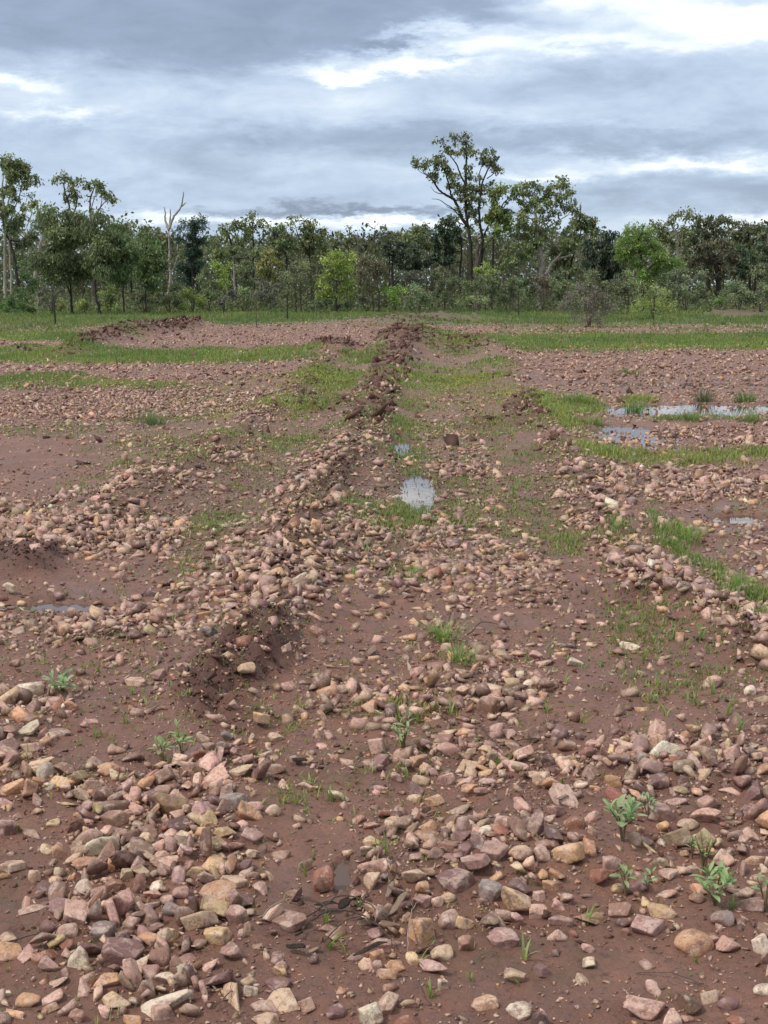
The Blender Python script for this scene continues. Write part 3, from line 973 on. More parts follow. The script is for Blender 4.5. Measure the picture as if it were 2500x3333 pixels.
def stone_obj(pi, x, y, z, sc, e, ck, col, own=None, kindname=None):
    o = add('stone', hero_mesh(pi), None, loc=(x, y, z), rot=e, scale=sc, category='stone', group=G_ST)
    o.color = (*col, 1)
    if own:
        o['label'] = own
    else:
        qx, qy = to_q(np.array([x]), np.array([y]), z)
        wh, mk = relation(float(qx[0]), float(qy[0]))
        rows.append(dict(words=f'{size_word(sc[0])} {CNAME[ck]} {kindname} stone', where=wh, dist=math.hypot(float(qx[0]) - mk[1], float(qy[0]) - mk[2]), obj=o))
    return o


for i, h in enumerate(heroes):
    pi = random.choice(BY_KIND[h['sh']])
    hv_ = random.uniform(1.0, 1.25)
    col = [min(.8, c * hv_ * random.uniform(.96, 1.04)) for c in PAL[h['c']]]
    if h['sh'] == 'rounded':
        e = (random.uniform(-.15, .15), random.uniform(-.15, .15), random.uniform(-.3, .3))
    else:
        e = (random.uniform(-.3, .3), random.uniform(-.25, .25), random.uniform(-.35, .35))
    if h['own'] and 'long pale slab' in h['own']:
        e = (.25, -.30, .35)
        pi = BY_KIND['flat'][3]
        h['W'], h['D'], h['H'] = h['W'] * 1.15, h['W'] * .5, h['W'] * .30
    stone_obj(pi, h['x'], h['y'], h['z'] + h['H'] * .24, (h['W'], h['D'], h['H']), e, h['c'], col, h['own'], h['sh'])

# near stones, the ones that show largest are single objects
x, y, s = scatter(56000, 2.4, 9.0, .011, .085, .0305, .54, thin=.54, seed=11)
arr = stone_arrays(x, y, s, 5)
qx, qy = to_q(x, y)
inframe = (qx > -5) & (qx < 1664) & (qy < 2215)
shows = np.where(inframe, s / y, 0)
N_SINGLE = max(0, 300 - len(heroes))
order = np.argsort(-shows)
single = order[:N_SINGLE]
for i in single:
    kind, sc, e, z, pk, col = [a[i] for a in arr]
    stone_obj(int(kind), float(x[i]), float(y[i]), float(z), tuple(map(float, sc)), tuple(map(float, e)), PK[int(pk)], tuple(map(float, col[:3])), None, PROTO[int(kind)][0])
make_unique(rows)
rest = np.ones(len(x), bool)
rest[single] = False
near = rest & (y < 4.6) & (s > .036)
mid = rest & ~near
print('stones near', near.sum(), 'mid', mid.sum())
joined('stones_near', x[near], y[near], [a[near] for a in arr], 3, False, MAT_STONE_A, label='smaller loose stones between the big ones of the near track')
tiny = mid & (s < .024)
mid &= ~tiny
joined('stones_middle', x[mid], y[mid], [a[mid] for a in arr], 2, False, MAT_STONE_A, label='pinkish stones covering the middle stretch of the track')
joined('stone_chips', x[tiny], y[tiny], [a[tiny] for a in arr], 1, False, MAT_STONE_A, label='small stone chips between the stones of the near track')
x, y, s = scatter(90000, 9.0, 20.0, .016, .10, .032, .50, thin=.5, seed=12, avoid=False)
print('far1', len(x))
arr = stone_arrays(x, y, s, 6)
big = (s / y > .0050) & (y < 14)
joined('stones_beyond', x[big], y[big], [a[big] for a in arr], 2, False, MAT_STONE_A, label='bigger pinkish stones scattered over the track beyond the ruts')
joined('small_stones_beyond', x[~big], y[~big], [a[~big] for a in arr], 1, False, MAT_STONE_A, label='small pinkish stones scattered over the track beyond the ruts')
x, y, s = scatter(80000, 20.0, 62.0, .028, .13, .050, .40, thin=0, seed=13, avoid=False, half=.33)
print('far2', len(x))
joined('stones_far', x, y, stone_arrays(x, y, s, 7), 1, False, MAT_STONE_A, label='distant pinkish stone flats on both sides of the track')
# gravel chips
M_PB = Map(.5)
M_PB.a = np.clip(M_ST.a * .7 + .28, 0, 1)
x, y, s = scatter(36000, 2.3, 6.0, .004, .020, .009, .4, thin=0, seed=14, dens=M_PB)
arr = list(stone_arrays(x, y, s, 8))
arr[3] = height(x, y) + s * .12
print('pebbles', len(x))
joined('gravel', x, y, arr, 1, False, MAT_STONE_A, label='small gravel chips pressed into the mud')
# crumbs of soil, dark red, where the windrows were turned up
M_CR = Map(0)
M_CR.a = np.clip(np.maximum(M_CL.a, .10 + .35 * M_MS.a * (GY > 1000)), 0, 1)
for (nm, n, a0, a1, lo, hi, md, sub, lab) in [('soil_crumbs', 120000, 3.0, 12.0, .005, .06, .014, 1, 'crumbled dark red soil along the near windrow'),
                                             ('soil_clods', 120000, 12.0, 62.0, .03, .24, .07, 1, 'dark red clods heaped along the far windrows')]:
    x, y, s = scatter(n, a0, a1, lo, hi, md, .45, thin=0, seed=15, dens=M_CR, avoid=False)
    arr = list(stone_arrays(x, y, s, 9))
    rr = np.random.default_rng(5)
    cc = np.array([.115, .050, .035]) * rr.uniform(.6, 1.4, len(x))[:, None]
    arr[1] = arr[1] * np.array([1.0, 1.1, 1.0])
    arr[5] = cc
    arr[3] = height(x, y) + s * .08
    print(nm, len(x))
    M_, b_, bs_, _o = material(nm)
    base = b_.node('ShaderNodeAttribute', attribute_name='col').outputs['Color']
    nn = b_.noise(pos(b_), 120, 4, .7)
    b_.put(bs_.inputs['Base Color'], b_.mix(.4, base, b_.ramp(nn, [(.3, .3), (.7, .8)]), 'OVERLAY'))
    bs_.inputs['Roughness'].default_value = .75
    bump(b_, bs_, nn, .8, .01)
    joined(nm, x, y, arr, sub, False, M_, label=lab)


# ------------------------------------------------------------------ grass
def blades(x, y, z, h, wd, lean, yaw, col, r, seg=2):
    """curved blades: seg segments + tip.  arrays of n -> verts, faces(tris), colours"""
    n = len(x)
    dirx, diry = np.cos(yaw), np.sin(yaw)
    sx, sy = -diry, dirx
    pts = []
    for k in range(seg + 1):
        t = k / seg
        up = h * (t - .35 * lean * t * t)
        out = h * lean * t * t
        cx, cy, cz = x + dirx * out, y + diry * out, z + up
        if k == seg:
            pts.append(np.stack([cx, cy, cz], -1))
        else:
            ww = wd * (1 - .55 * t) * .5
            pts.append(np.stack([cx - sx * ww, cy - sy * ww, cz], -1))
            pts.append(np.stack([cx + sx * ww, cy + sy * ww, cz], -1))
    v = np.stack(pts, 1)
    V = v.shape[1]
    f = []
    for k in range(seg - 1):
        a = 2 * k
        f += [[a, a + 1, a + 3], [a, a + 3, a + 2]]
    a = 2 * (seg - 1)
    f.append([a, a + 1, a + 2])
    f = np.array(f)
    F_ = f[None] + (np.arange(n) * V)[:, None, None]
    return v.reshape(-1, 3), F_.reshape(-1, 3), np.repeat(col, V, axis=0)


def grass_patch(name, n, y0, y1, hmed, wd, seg, seed, label, power=1.2, half=.34, clump=6, spread=.03, tone=(.17, .27, .06), lo=.1):
    r = np.random.default_rng(seed)
    m = n // clump
    y = np.sqrt(r.uniform(y0 ** 2, y1 ** 2, m))
    x = r.uniform(-half, half, m) * (y + .3)
    d = np.clip(M_GR(x, y), 0, 1)
    pat = np.clip(.5 + fbm(x * 1.1, y * 1.1, 3, 123) * 1.3, 0, 1)
    keep = (r.uniform(size=m) < d ** power * (.15 + 1.3 * pat)) & (d > lo)
    x, y, d, pat = x[keep], y[keep], d[keep], pat[keep]
    hs = hmed * (.5 + .8 * d) * r.uniform(.5, 1.3, len(x)) * (.7 + .5 * pat)
    tn = np.array(tone)[None] * r.uniform(.75, 1.25, (len(x), 1)) * np.array([1, 1, 1])[None]
    tn = tn * (1 + .35 * (r.uniform(size=(len(x), 1)) - .5) * np.array([[1.6, .2, -.6]]))
    hv = fbm(x * .6, y * .25, 3, 777)[:, None]
    tn = tn * (1 + .35 * hv) * (1 + hv * np.array([[.25, 0, -.2]]))
    straw = r.uniform(size=(len(x), 1)) < .10
    tn = np.where(straw, np.array([[.26, .22, .11]]) * r.uniform(.7, 1.1, (len(x), 1)), tn)
    rp = lambda a: np.repeat(a, clump, axis=0)
    N = len(x) * clump
    sp = spread * np.clip(rp(y) / 8, .5, 4)
    X, Y = rp(x) + r.normal(size=N) * sp, rp(y) + r.normal(size=N) * sp
    H = rp(hs) * r.uniform(.6, 1.1, N)
    v, f, c = blades(X, Y, height(X, Y) - .004, H, wd * np.clip(rp(y) / y0, 1, 2.2), r.uniform(.2, 1.0, N), r.uniform(0, 6.283, N), rp(tn) * r.uniform(.8, 1.2, (N, 1)), r, seg)
    print(name, N)
    return add(name, mk_mesh(name, v, f, False, c), MAT_GRASS, kind='stuff', label=label)


grass_patch('grass', 230000, 2.6, 10.0, .048, .0036, 3, 21, 'thin young grass coming up between the near stones', power=1.1, clump=4, spread=.024, tone=(.25, .32, .105), lo=.06)
grass_patch('grass', 370000, 10.0, 24.0, .060, .0095, 2, 22, 'patches of young grass in the wheel ruts and by the right-hand puddles', clump=6, spread=.04, tone=(.27, .34, .10), power=1.0, lo=.08)
grass_patch('grass', 260000, 24.0, 46.0, .10, .026, 1, 23, 'bright green strips of grass across the far flats', clump=6, spread=.05, tone=(.195, .285, .075), lo=.2)
grass_patch('grass', 170000, 46.0, 112.0, .17, .05, 1, 24, 'green grass field in front of the trees', clump=6, spread=.05, tone=(.155, .215, .075), half=.36, lo=.2)

# ------------------------------------------------------------------ single grass tufts and sprouts
def tuft_mesh(n, h, wd, spread, tone, seed, seg=3, lean=(.3, 1.1)):
    r = np.random.default_rng(seed)
    a = r.uniform(0, 6.283, n)
    rr = r.uniform(0, spread, n)
    x, y = np.cos(a) * rr, np.sin(a) * rr
    c = np.array(tone)[None] * r.uniform(.75, 1.3, (n, 1))
    v, f, c = blades(x, y, np.zeros(n) - .004, h * r.uniform(.5, 1.1, n), np.full(n, wd), r.uniform(*lean, n), a + r.normal(size=n) * .5, c, r, seg)
    me = mk_mesh('tuft', v, f, False, c)
    me.materials.append(MAT_GRASS)
    return me


SPROUT = [tuft_mesh(nb, 1.0, w_, .12, tn, 40 + i, 4, (.25, .95)) for i, (nb, w_, tn) in enumerate([(4, .10, (.24, .34, .08)), (6, .09, (.20, .31, .07)), (3, .12, (.30, .38, .12)), (8, .07, (.25, .34, .10)), (5, .09, (.17, .29, .06))])]
# q positions of sprouts one can tell apart
SPR = """662 1888 44|692 1700 40|668 1690 45|713 1722 50|640 1740 40|905 1560 52|935 1535 46|975 1545 50|745 1720 34|655 1540 50|620 1558 40|1265 1985 62|1135 2065 66|1100 1640 34|1215 1690 36
62 1640 48|40 1790 42|185 1640 30|285 1500 42|205 1590 40|213 1445 45|400 1515 26|465 1640 36|488 1960 44|458 2030 44|700 1995 58|712 2045 66|745 2050 46|865 1655 34|880 1680 46|1005 1650 30|1075 1650 36
905 2085 48|930 2150 60|842 2175 50|1505 2070 44|1580 1955 40|1360 1990 26|835 1845 60|815 1835 40|1035 1600 46|1180 1540 36|1220 1480 36|1500 1520 62|1540 1500 52|1570 1540 60|1600 1580 48|1440 1545 44|1510 1590 52
1390 1420 44|1480 1400 40|1515 1385 46|1530 1450 40|1420 1480 44|1190 1420 36|1310 1300 36|560 1550 34|530 1500 30|765 1270 40|790 1215 46|735 1165 40|870 1165 36|500 1185 30|435 1125 32|1300 1240 34
1140 1430 30|1060 1380 30|1255 1560 30|1610 1470 34|660 1755 30|600 1640 30|775 1960 40|1120 2120 30|1240 1650 30|1395 1600 34|1350 1530 26|75 1320 36|575 1100 30|1015 2115 36|15 2090 30|110 2060 22"""
tr = []
ri = random.Random(5)
for i, tok in enumerate(SPR.replace('\n', '|').split('|')):
    sx0, sy0, hh = map(float, tok.split())
    gx0, gy0 = ground(sx0 * S, sy0 * S)
    H = hh * S * math.hypot(gy0, 1.6) / F * .9
    o = add('grass_sprout', SPROUT[i % 5], None, loc=(gx0, gy0, float(height(np.array([gx0]), np.array([gy0]))[0])), rot=(0, 0, ri.uniform(0, 6.28)), scale=(H, H, H), category='grass sprout', group='young grass sprouts among the stones')
    wh, mk = relation(sx0, sy0)
    sz = 'tall' if H > .10 else 'short' if H < .07 else 'medium'
    bl = ['four-bladed', 'six-bladed', 'three-bladed', 'thin many-bladed', 'dark five-bladed'][i % 5]
    tr.append(dict(words=f'{sz} {bl} grass sprout', where=wh, dist=math.hypot(sx0 - mk[1], sy0 - mk[2]), obj=o))
make_unique(tr)

# clumps in the middle distance: x, y of base (q), width, height (q), tone, label
CLUMPS = [
    (328, 916, 64, 38, (.16, .21, .12), 'grey-green spiky clump at the edge of the left stone flat'),
    (392, 836, 50, 12, (.15, .19, .10), 'low flat grey-green tuft on the far left stone flat'),
    (1375, 888, 60, 32, (.12, .22, .06), 'rounded green clump standing in the long right-hand puddle'),
    (1520, 868, 44, 36, (.10, .11, .07), 'dark thin upright sprig behind the right-hand puddle'),
    (1612, 868, 56, 32, (.12, .20, .06), 'green clump behind the long puddle near the right edge'),
    (1352, 808, 80, 18, (.13, .20, .06), 'low wide green clump on the far right stone flat'),
    (1490, 910, 60, 24, (.14, .22, .06), 'loose green clump at the near edge of the long puddle'),
    (1620, 912, 50, 28, (.16, .22, .07), 'yellow-green clump at the right edge by the puddle'),
    (1250, 872, 90, 34, (.15, .25, .06), 'broad bright clump at the left end of the right-hand puddles'),
    (1275, 918, 60, 36, (.17, .27, .06), 'bright clump between the two right-hand puddles'),
    (1595, 1275, 90, 56, (.17, .31, .05), 'lush bright green clump near the right edge'),
    (1480, 1180, 60, 60, (.18, .30, .06), 'tall bright clump on the right bank above the lush one'),
    (890, 1252, 40, 34, (.16, .30, .05), 'small dense bright tuft in the middle of the track'),
    (955, 1390, 44, 70, (.22, .33, .09), 'upright light green clump right of centre'),
    (992, 1432, 60, 54, (.22, .32, .10), 'spreading pale clump just in front of the upright one'),
    (745, 660 + 115, 30, 14, (.12, .17, .06), 'small tuft beside the far clod heap'),
    (250, 690, 30, 8, (.09, .14, .05), 'small dark tussock at the far end of the left field'),
    (1562, 703, 26, 13, (.08, .16, .05), 'small dark round tussock on the far right flat'),
]
for i, (cx, cy, cw, ch, tn, lab) in enumerate(CLUMPS):
    gx0, gy0 = ground(cx * S, cy * S)
    m_ = gy0 / F * S
    n = int(min(170, 24 + cw * ch * .05) * (.55 if gy0 < 14 else 1))
    me = tuft_mesh(n, ch * m_ * (.95 if gy0 < 14 else 1.1), max(.005, 1.6 * m_ if gy0 > 14 else .005), cw * m_ * (.75 if gy0 < 14 else .52), [c * 1.15 for c in tn], 70 + i, 3, (.2, 1.2))
    add('grass_clump', me, None, loc=(gx0, gy0, float(height(np.array([gx0]), np.array([gy0]))[0])), category='grass clump', group='clumps of grass in the middle distance', label=lab)


# ------------------------------------------------------------------ tubes
def tube(pts, radii, sides=7, jit=0.0):
    """-> verts, faces(quads)"""
    pts = [Vector(p) for p in pts]
    vs, fs = [], []
    ref = Vector((.31, .87, .2)).normalized()
    for i, p in enumerate(pts):
        t = (pts[min(i + 1, len(pts) - 1)] - pts[max(i - 1, 0)]).normalized()
        a = t.cross(ref)
        if a.length < .1:
            a = t.cross(Vector((1, 0, 0)))
        a.normalize()
        b = t.cross(a)
        for k in range(sides):
            g = 2 * math.pi * k / sides
            vs.append(p + (a * math.cos(g) + b * math.sin(g)) * radii[i] * (1 + random.uniform(-jit, jit)))
    for i in range(len(pts) - 1):
        for k in range(sides):
            j = (k + 1) % sides
            fs.append((i * sides + k, i * sides + j, (i + 1) * sides + j, (i + 1) * sides + k))
    n = len(vs)
    vs.append(pts[0]); vs.append(pts[-1])
    for k in range(sides):
        j = (k + 1) % sides
        fs.append((n, j, k, k) if False else (j, k, n, n))
        fs.append(((len(pts) - 1) * sides + k, (len(pts) - 1) * sides + j, n + 1, n + 1))
    return vs, fs


class Soup:
    def __init__(self):
        self.v, self.f = [], []

    def tube(self, pts, radii, sides=7, jit=0.0):
        v, f = tube(pts, radii, sides, jit)
        o = len(self.v)
        self.v += v
        self.f += [tuple(dict.fromkeys(i + o for i in q)) for q in f]

    def mesh(self, name, smooth=True):
        me = bpy.data.meshes.new(name)
        me.from_pydata([tuple(a) for a in self.v], [], self.f)
        me.update()
        if smooth:
            me.polygons.foreach_set('use_smooth', np.ones(len(me.polygons), bool))
        return me


def smooth_path(pts, n=4):
    """Catmull-Rom"""
    pts = [Vector(p) for p in pts]
    if len(pts) < 3:
        return pts
    out = []
    P = [pts[0] * 2 - pts[1]] + pts + [pts[-1] * 2 - pts[-2]]
    for i in range(1, len(P) - 2):
        for k in range(n):
            t = k / n
            a, b, c, d = P[i - 1], P[i], P[i + 1], P[i + 2]
            out.append(.5 * ((2 * b) + (c - a) * t + (2 * a - 5 * b + 4 * c - d) * t * t + (3 * b - a - 3 * c + d) * t ** 3))
    out.append(pts[-1])
    return out


# ------------------------------------------------------------------ leafy seedlings
def leaf_mesh(ln, wd, seed):
    r = random.Random(seed)
    vs, fs = [], []
    n = 6
    for i in range(n + 1):
        t = i / n
        ww = wd * .5 * (math.sin(math.pi * min(1, t * .93 + .07)) ** .65) * (.55 + .65 * t) if 0 < i < n else wd * .05
        up = ln * (.30 * t - .34 * t * t)
        vs += [(t * ln, -ww, up + ww * .35), (t * ln, 0, up), (t * ln, ww, up + ww * .35)]
    for i in range(n):
        a = i * 3
        fs += [(a, a + 1, a + 4, a + 3), (a + 1, a + 2, a + 5, a + 4)]
    me = bpy.data.meshes.new('leaf')
    me.from_pydata(vs, [], fs)
    me.polygons.foreach_set('use_smooth', np.ones(len(me.polygons), bool))
    me.materials.append(MAT_FORB)
    return me


LEAVES = [leaf_mesh(1.0, .34, 1), leaf_mesh(1.0, .42, 2), leaf_mesh(1.0, .28, 3)]
# q of base, plant height, plant width (q), stems, leaves, label, colour
FORBS = [
    (133, 1503, 50, 80, 5, 30, 'low pale rosette seedling on the mud at left', (.30, .44, .22)),
    (352, 1640, 62, 60, 3, 20, 'pale green seedling left of centre, the left one of a touching pair', (.30, .42, .17)),
    (392, 1625, 58, 60, 3, 20, 'pale green seedling left of centre, the right one of a touching pair', (.32, .46, .20)),
    (872, 1618, 78, 70, 4, 30, 'pale leafy seedling in the middle of the track', (.36, .44, .24)),
    (1345, 1822, 92, 110, 4, 36, 'tallest pale green seedling, on the right-hand stones', (.33, .45, .22)),
    (1400, 1770, 60, 60, 3, 18, 'seedling half hidden behind the tallest one on the right', (.30, .42, .20)),
    (1352, 1930, 80, 70, 3, 16, 'slender reddish-stemmed seedling in front of the tallest one', (.27, .36, .16)),
    (1400, 1920, 50, 50, 2, 12, 'small bright seedling right of the slender reddish-stemmed one', (.24, .40, .18)),
    (1520, 1880, 100, 60, 4, 26, 'upright feathery seedling with red stems near the right edge', (.30, .38, .15)),
    (1545, 1945, 76, 110, 4, 32, 'wide bushy seedling in front of the upright feathery one', (.31, .44, .20)),
    (1652, 1960, 80, 60, 3, 18, 'leafy seedling cut by the right edge of the photo', (.27, .42, .20)),
    (1495, 1850, 60, 40, 2, 12, 'thin seedling left of the upright feathery one', (.30, .38, .18)),
]
rf = random.Random(9)
for (fx, fy, fh, fw, ns, nl, lab, cc) in FORBS:
    gx0, gy0 = ground(fx * S, fy * S)
    z0 = float(height(np.array([gx0]), np.array([gy0]))[0])
    m_ = math.hypot(gy0, 1.6) / F * S
    H, W = fh * m_ * 1.1, fw * m_ * 1.15
    root = add('leafy_seedling', None, loc=(gx0, gy0, z0), category='seedling', group='leafy seedlings among the stones', label=lab)
    sp = Soup()
    tips = []
    for k in range(ns):
        a = 2 * math.pi * (k + rf.uniform(-.2, .2)) / ns + .4
        sprd = W * .30 * (0.4 if k == 0 else 1)
        top = Vector((math.cos(a) * sprd, math.sin(a) * sprd, H * rf.uniform(.55, .9)))
        mid = Vector((top.x * .35, top.y * .35, top.z * .55))
        pth = smooth_path([(0, 0, -.01), mid, top])
        sp.tube(pth, [H * .022 * (1 - .5 * i / len(pth)) for i in range(len(pth))], 6)
        tips.append((mid, top))
    add('stem', sp.mesh('stem'), BARK['stem'], parent=root)
    Ls = W * .36
    for k in range(nl):
        mid, top = tips[k % ns]
        lev = (k // ns) / max(1, nl // ns)
        p = mid.lerp(top, .1 + .9 * lev)
        a = k * 2.4 + rf.uniform(-.3, .3)
        tilt = -(.15 + .95 * lev + rf.uniform(-.15, .15))
        ll = Ls * rf.uniform(.75, 1.1) * (1.05 - .35 * lev)
        o = add('leaf', LEAVES[rf.randrange(3)], None, parent=root, loc=p, rot=(rf.uniform(-.2, .2), tilt, a), scale=(ll, ll, ll))
        v = rf.uniform(.85, 1.15)
        o.color = (cc[0] * v, cc[1] * v, cc[2] * v, 1)

# ------------------------------------------------------------------ twigs, bark, dead leaves
TWIGS = [  # q polyline on the ground, radius (m), lift, material, label
    ([(838, 1940), (845, 1900), (858, 1868)], .004, .02, 'twig', 'crooked brown twig standing beside the charred twigs'),
    ([(880, 2070), (885, 2020), (905, 1985), (940, 1955)], .0028, .05, 'bone', 'thin bleached twig arching in front of the upright orange stone'),
    ([(1375, 2098), (1450, 2112), (1530, 2128)], .003, .012, 'twig', 'long straight twig on wet mud at lower right'),
    ([(900, 2120), (915, 2160), (945, 2175)], .0025, .012, 'twig', 'small curved twig at bottom centre'),
    ([(558, 2000), (610, 1985), (655, 1975)], .0038, .045, 'bone', 'pale grey-green stick lying across the left stone bank'),
    ([(640, 2028), (690, 1998), (760, 1990), (830, 2025), (860, 2060)], .005, .03, 'char', 'long bent charred twig arching over the tangle'),
    ([(660, 1990), (740, 1965), (800, 1985), (850, 2010)], .004, .04, 'char', 'charred twig across the back of the tangle'),
    ([(700, 2040), (760, 2010), (840, 2000)], .003, .03, 'char', 'thin charred twig lowest in the tangle'),
    ([(640, 1950), (700, 1985), (720, 2000)], .003, .035, 'char', 'short charred twig at the left end of the tangle'),
    ([(1010, 1385), (1040, 1370), (1075, 1360)], .005, .04, 'char', 'dark stick leaning off the pale clump right of centre'),
    ([(1035, 1575), (1050, 1600), (1080, 1625)], .0045, .03, 'char', 'dark crooked twig above the brown blocks right of centre'),
    ([(1125, 1602), (1165, 1608), (1200, 1640)], .0035, .02, 'char', 'dark twig lying right of the crooked one'),
    ([(870, 1395), (900, 1392), (935, 1388)], .0028, .012, 'twig', 'fine twig on the bare mud in mid track'),
    ([(105, 1612), (104, 1580)], .003, .05, 'char', 'short dark twig sticking out of the left stones'),
    ([(10, 2035), (80, 2022), (110, 2010)], .003, .01, 'char', 'dark root lying on the mud near the left edge'),
    ([(1030, 2070), (1060, 2060), (1110, 2066)], .0022, .012, 'twig', 'fine pale twig in the wet mud right of centre'),
    ([(460, 2185), (500, 2160), (520, 2150)], .003, .02, 'twig', 'small brown twig among the bottom stones'),
    ([(1040, 1690), (1066, 1740)], .0022, .03, 'bone', 'bleached straw leaning among the middle stones'),
]
for (pl, rr, lift, mt, lab) in TWIGS:
    pts = []
    for i, (a, b) in enumerate(pl):
        gx0, gy0 = ground(a * S, b * S)
        z0 = float(height(np.array([gx0]), np.array([gy0]))[0])
        t = i / max(1, len(pl) - 1)
        pts.append(Vector((gx0, gy0, z0 + rr + lift * (4 * t * (1 - t) * .7 + .3))))
    o0 = pts[0].copy()
    pth = smooth_path([p - o0 for p in pts], 5)
    pth = [p + Vector((random.uniform(-1, 1), random.uniform(-1, 1), random.uniform(-1, 1))) * rr * .8 for p in pth]
    so = Soup()
    rr *= .6
    so.tube(pth, [rr * (1.1 - .7 * i / len(pth)) for i in range(len(pth))], 6, .15)
    mid = pth[len(pth) // 2]
    dirv = (pth[-1] - pth[0]).normalized()
    side = Vector((-dirv.y, dirv.x, .5)) * rr * 9
    so.tube([mid, mid + side * .6 + dirv * rr * 4, mid + side + dirv * rr * 11], [rr * .5, rr * .4, rr * .2], 5)
    add('twig', so.mesh('twig'), BARK[mt], loc=o0, category='twig', group='fallen twigs', label=lab)


def bark_mesh(L, W, curl, thick, seed):
    r = random.Random(seed)
    bm = bmesh.new()
    n, m = 9, 6
    top = []
    for i in range(n):
        row = []
        t = i / (n - 1) - .5
        wloc = W * (1 - abs(t * 2) ** 2.5 * .75) * r.uniform(.85, 1.1)
        for j in range(m):
            s_ = j / (m - 1) - .5
            a = s_ * curl
            row.append(bm.verts.new((t * L, math.sin(a) * wloc / max(curl, .2), (math.cos(a) - .6) * wloc / max(curl, .2) * .8 + math.sin(t * 5) * L * .05)))
        top.append(row)
    for i in range(n - 1):
        for j in range(m - 1):
            bm.faces.new((top[i][j], top[i + 1][j], top[i + 1][j + 1], top[i][j + 1]))
    res = bmesh.ops.solidify(bm, geom=bm.faces[:], thickness=thick)
    me = bpy.data.meshes.new('bark')
    bm.to_mesh(me)
    bm.free()
    me.polygons.foreach_set('use_smooth', np.ones(len(me.polygons), bool))
    return me


M_DL, b_, bs_, _o = material('dead_leaf')
b_.put(bs_.inputs['Base Color'], b_.mix(b_.noise(pos(b_), 90, 4, .6), (.30, .22, .16), (.48, .38, .28)))
bs_.inputs['Roughness'].default_value = .6
PIECES = [  # q, length, width (m), curl, yaw, lift, material, name, label
    (640, 2062, .095, .05, 1.9, -.6, .02, 'char', 'bark_piece', 'curled dark bark with a pale edge low in the left stone bank'),
    (648, 1655, .085, .06, 1.7, -.3, .02, 'char', 'bark_piece', 'curled dark bark above the left stone bank'),
    (705, 1970, .10, .06, 1.2, .2, .02, 'char', 'bark_piece', 'charred bark flake at the left of the charred tangle'),
    (745, 1972, .07, .05, 1.0, .9, .03, 'char', 'bark_piece', 'charred bark flake at the middle of the charred tangle'),
    (790, 1998, .08, .04, 1.2, -.4, .02, 'char', 'bark_piece', 'narrow charred flake at the right of the charred tangle'),
    (535, 1305, .07, .05, 1.0, .4, .02, 'char', 'bark_piece', 'dark bark flake left of the middle windrow'),
    (862, 1975, .11, .022, 1.0, 1.1, .03, 'dl', 'dead_leaf', 'long bleached dead leaf left of the upright orange stone, lower one'),
    (843, 1950, .09, .020, 1.2, 1.3, .03, 'dl', 'dead_leaf', 'curled bleached dead leaf left of the upright orange stone, upper one'),
    (1215, 1740, .06, .02, 1.0, .7, .02, 'dl', 'dead_leaf', 'pale dead leaf beside the round reddish stone'),
    (800, 2060, .14, .03, .8, .35, .02, 'char', 'bark_piece', 'long flat brown strip of bark below the charred tangle'),
    (1450, 1365, .07, .03, .8, .2, .01, 'dl', 'dead_leaf', 'pale dead leaf on the bare mud at right'),
    (1540, 1600, .06, .02, .9, -.5, .02, 'dl', 'dead_leaf', 'dead leaf among the right-hand sprouts'),
]
for i, (a, b, L, W, cu, yaw, lift, mt, nm, lab) in enumerate(PIECES):
    gx0, gy0 = ground(a * S, b * S)
    z0 = float(height(np.array([gx0]), np.array([gy0]))[0])
    L, W = L * (.65 if mt == 'char' else 1), W * (.6 if mt == 'char' else 1)
    add(nm, bark_mesh(L, W, cu, .0025 if mt != 'dl' else .0008, i), M_DL if mt == 'dl' else BARK[mt], loc=(gx0, gy0, z0 + lift), rot=(random.uniform(-.3, .3), random.uniform(-.2, .2), yaw),
        category='bark' if nm == 'bark_piece' else 'dead leaf', group='bark flakes on the mud' if nm == 'bark_piece' else 'dead leaves on the mud', label=lab)

# ------------------------------------------------------------------ trees
REG = {1: (0, 480, .3014), 2: (450, 600, .3014), 3: (900, 640, .3014), 4: (1300, 400, .3617), 5: (1800, 600, .4219)}
rt = np.random.default_rng(33)


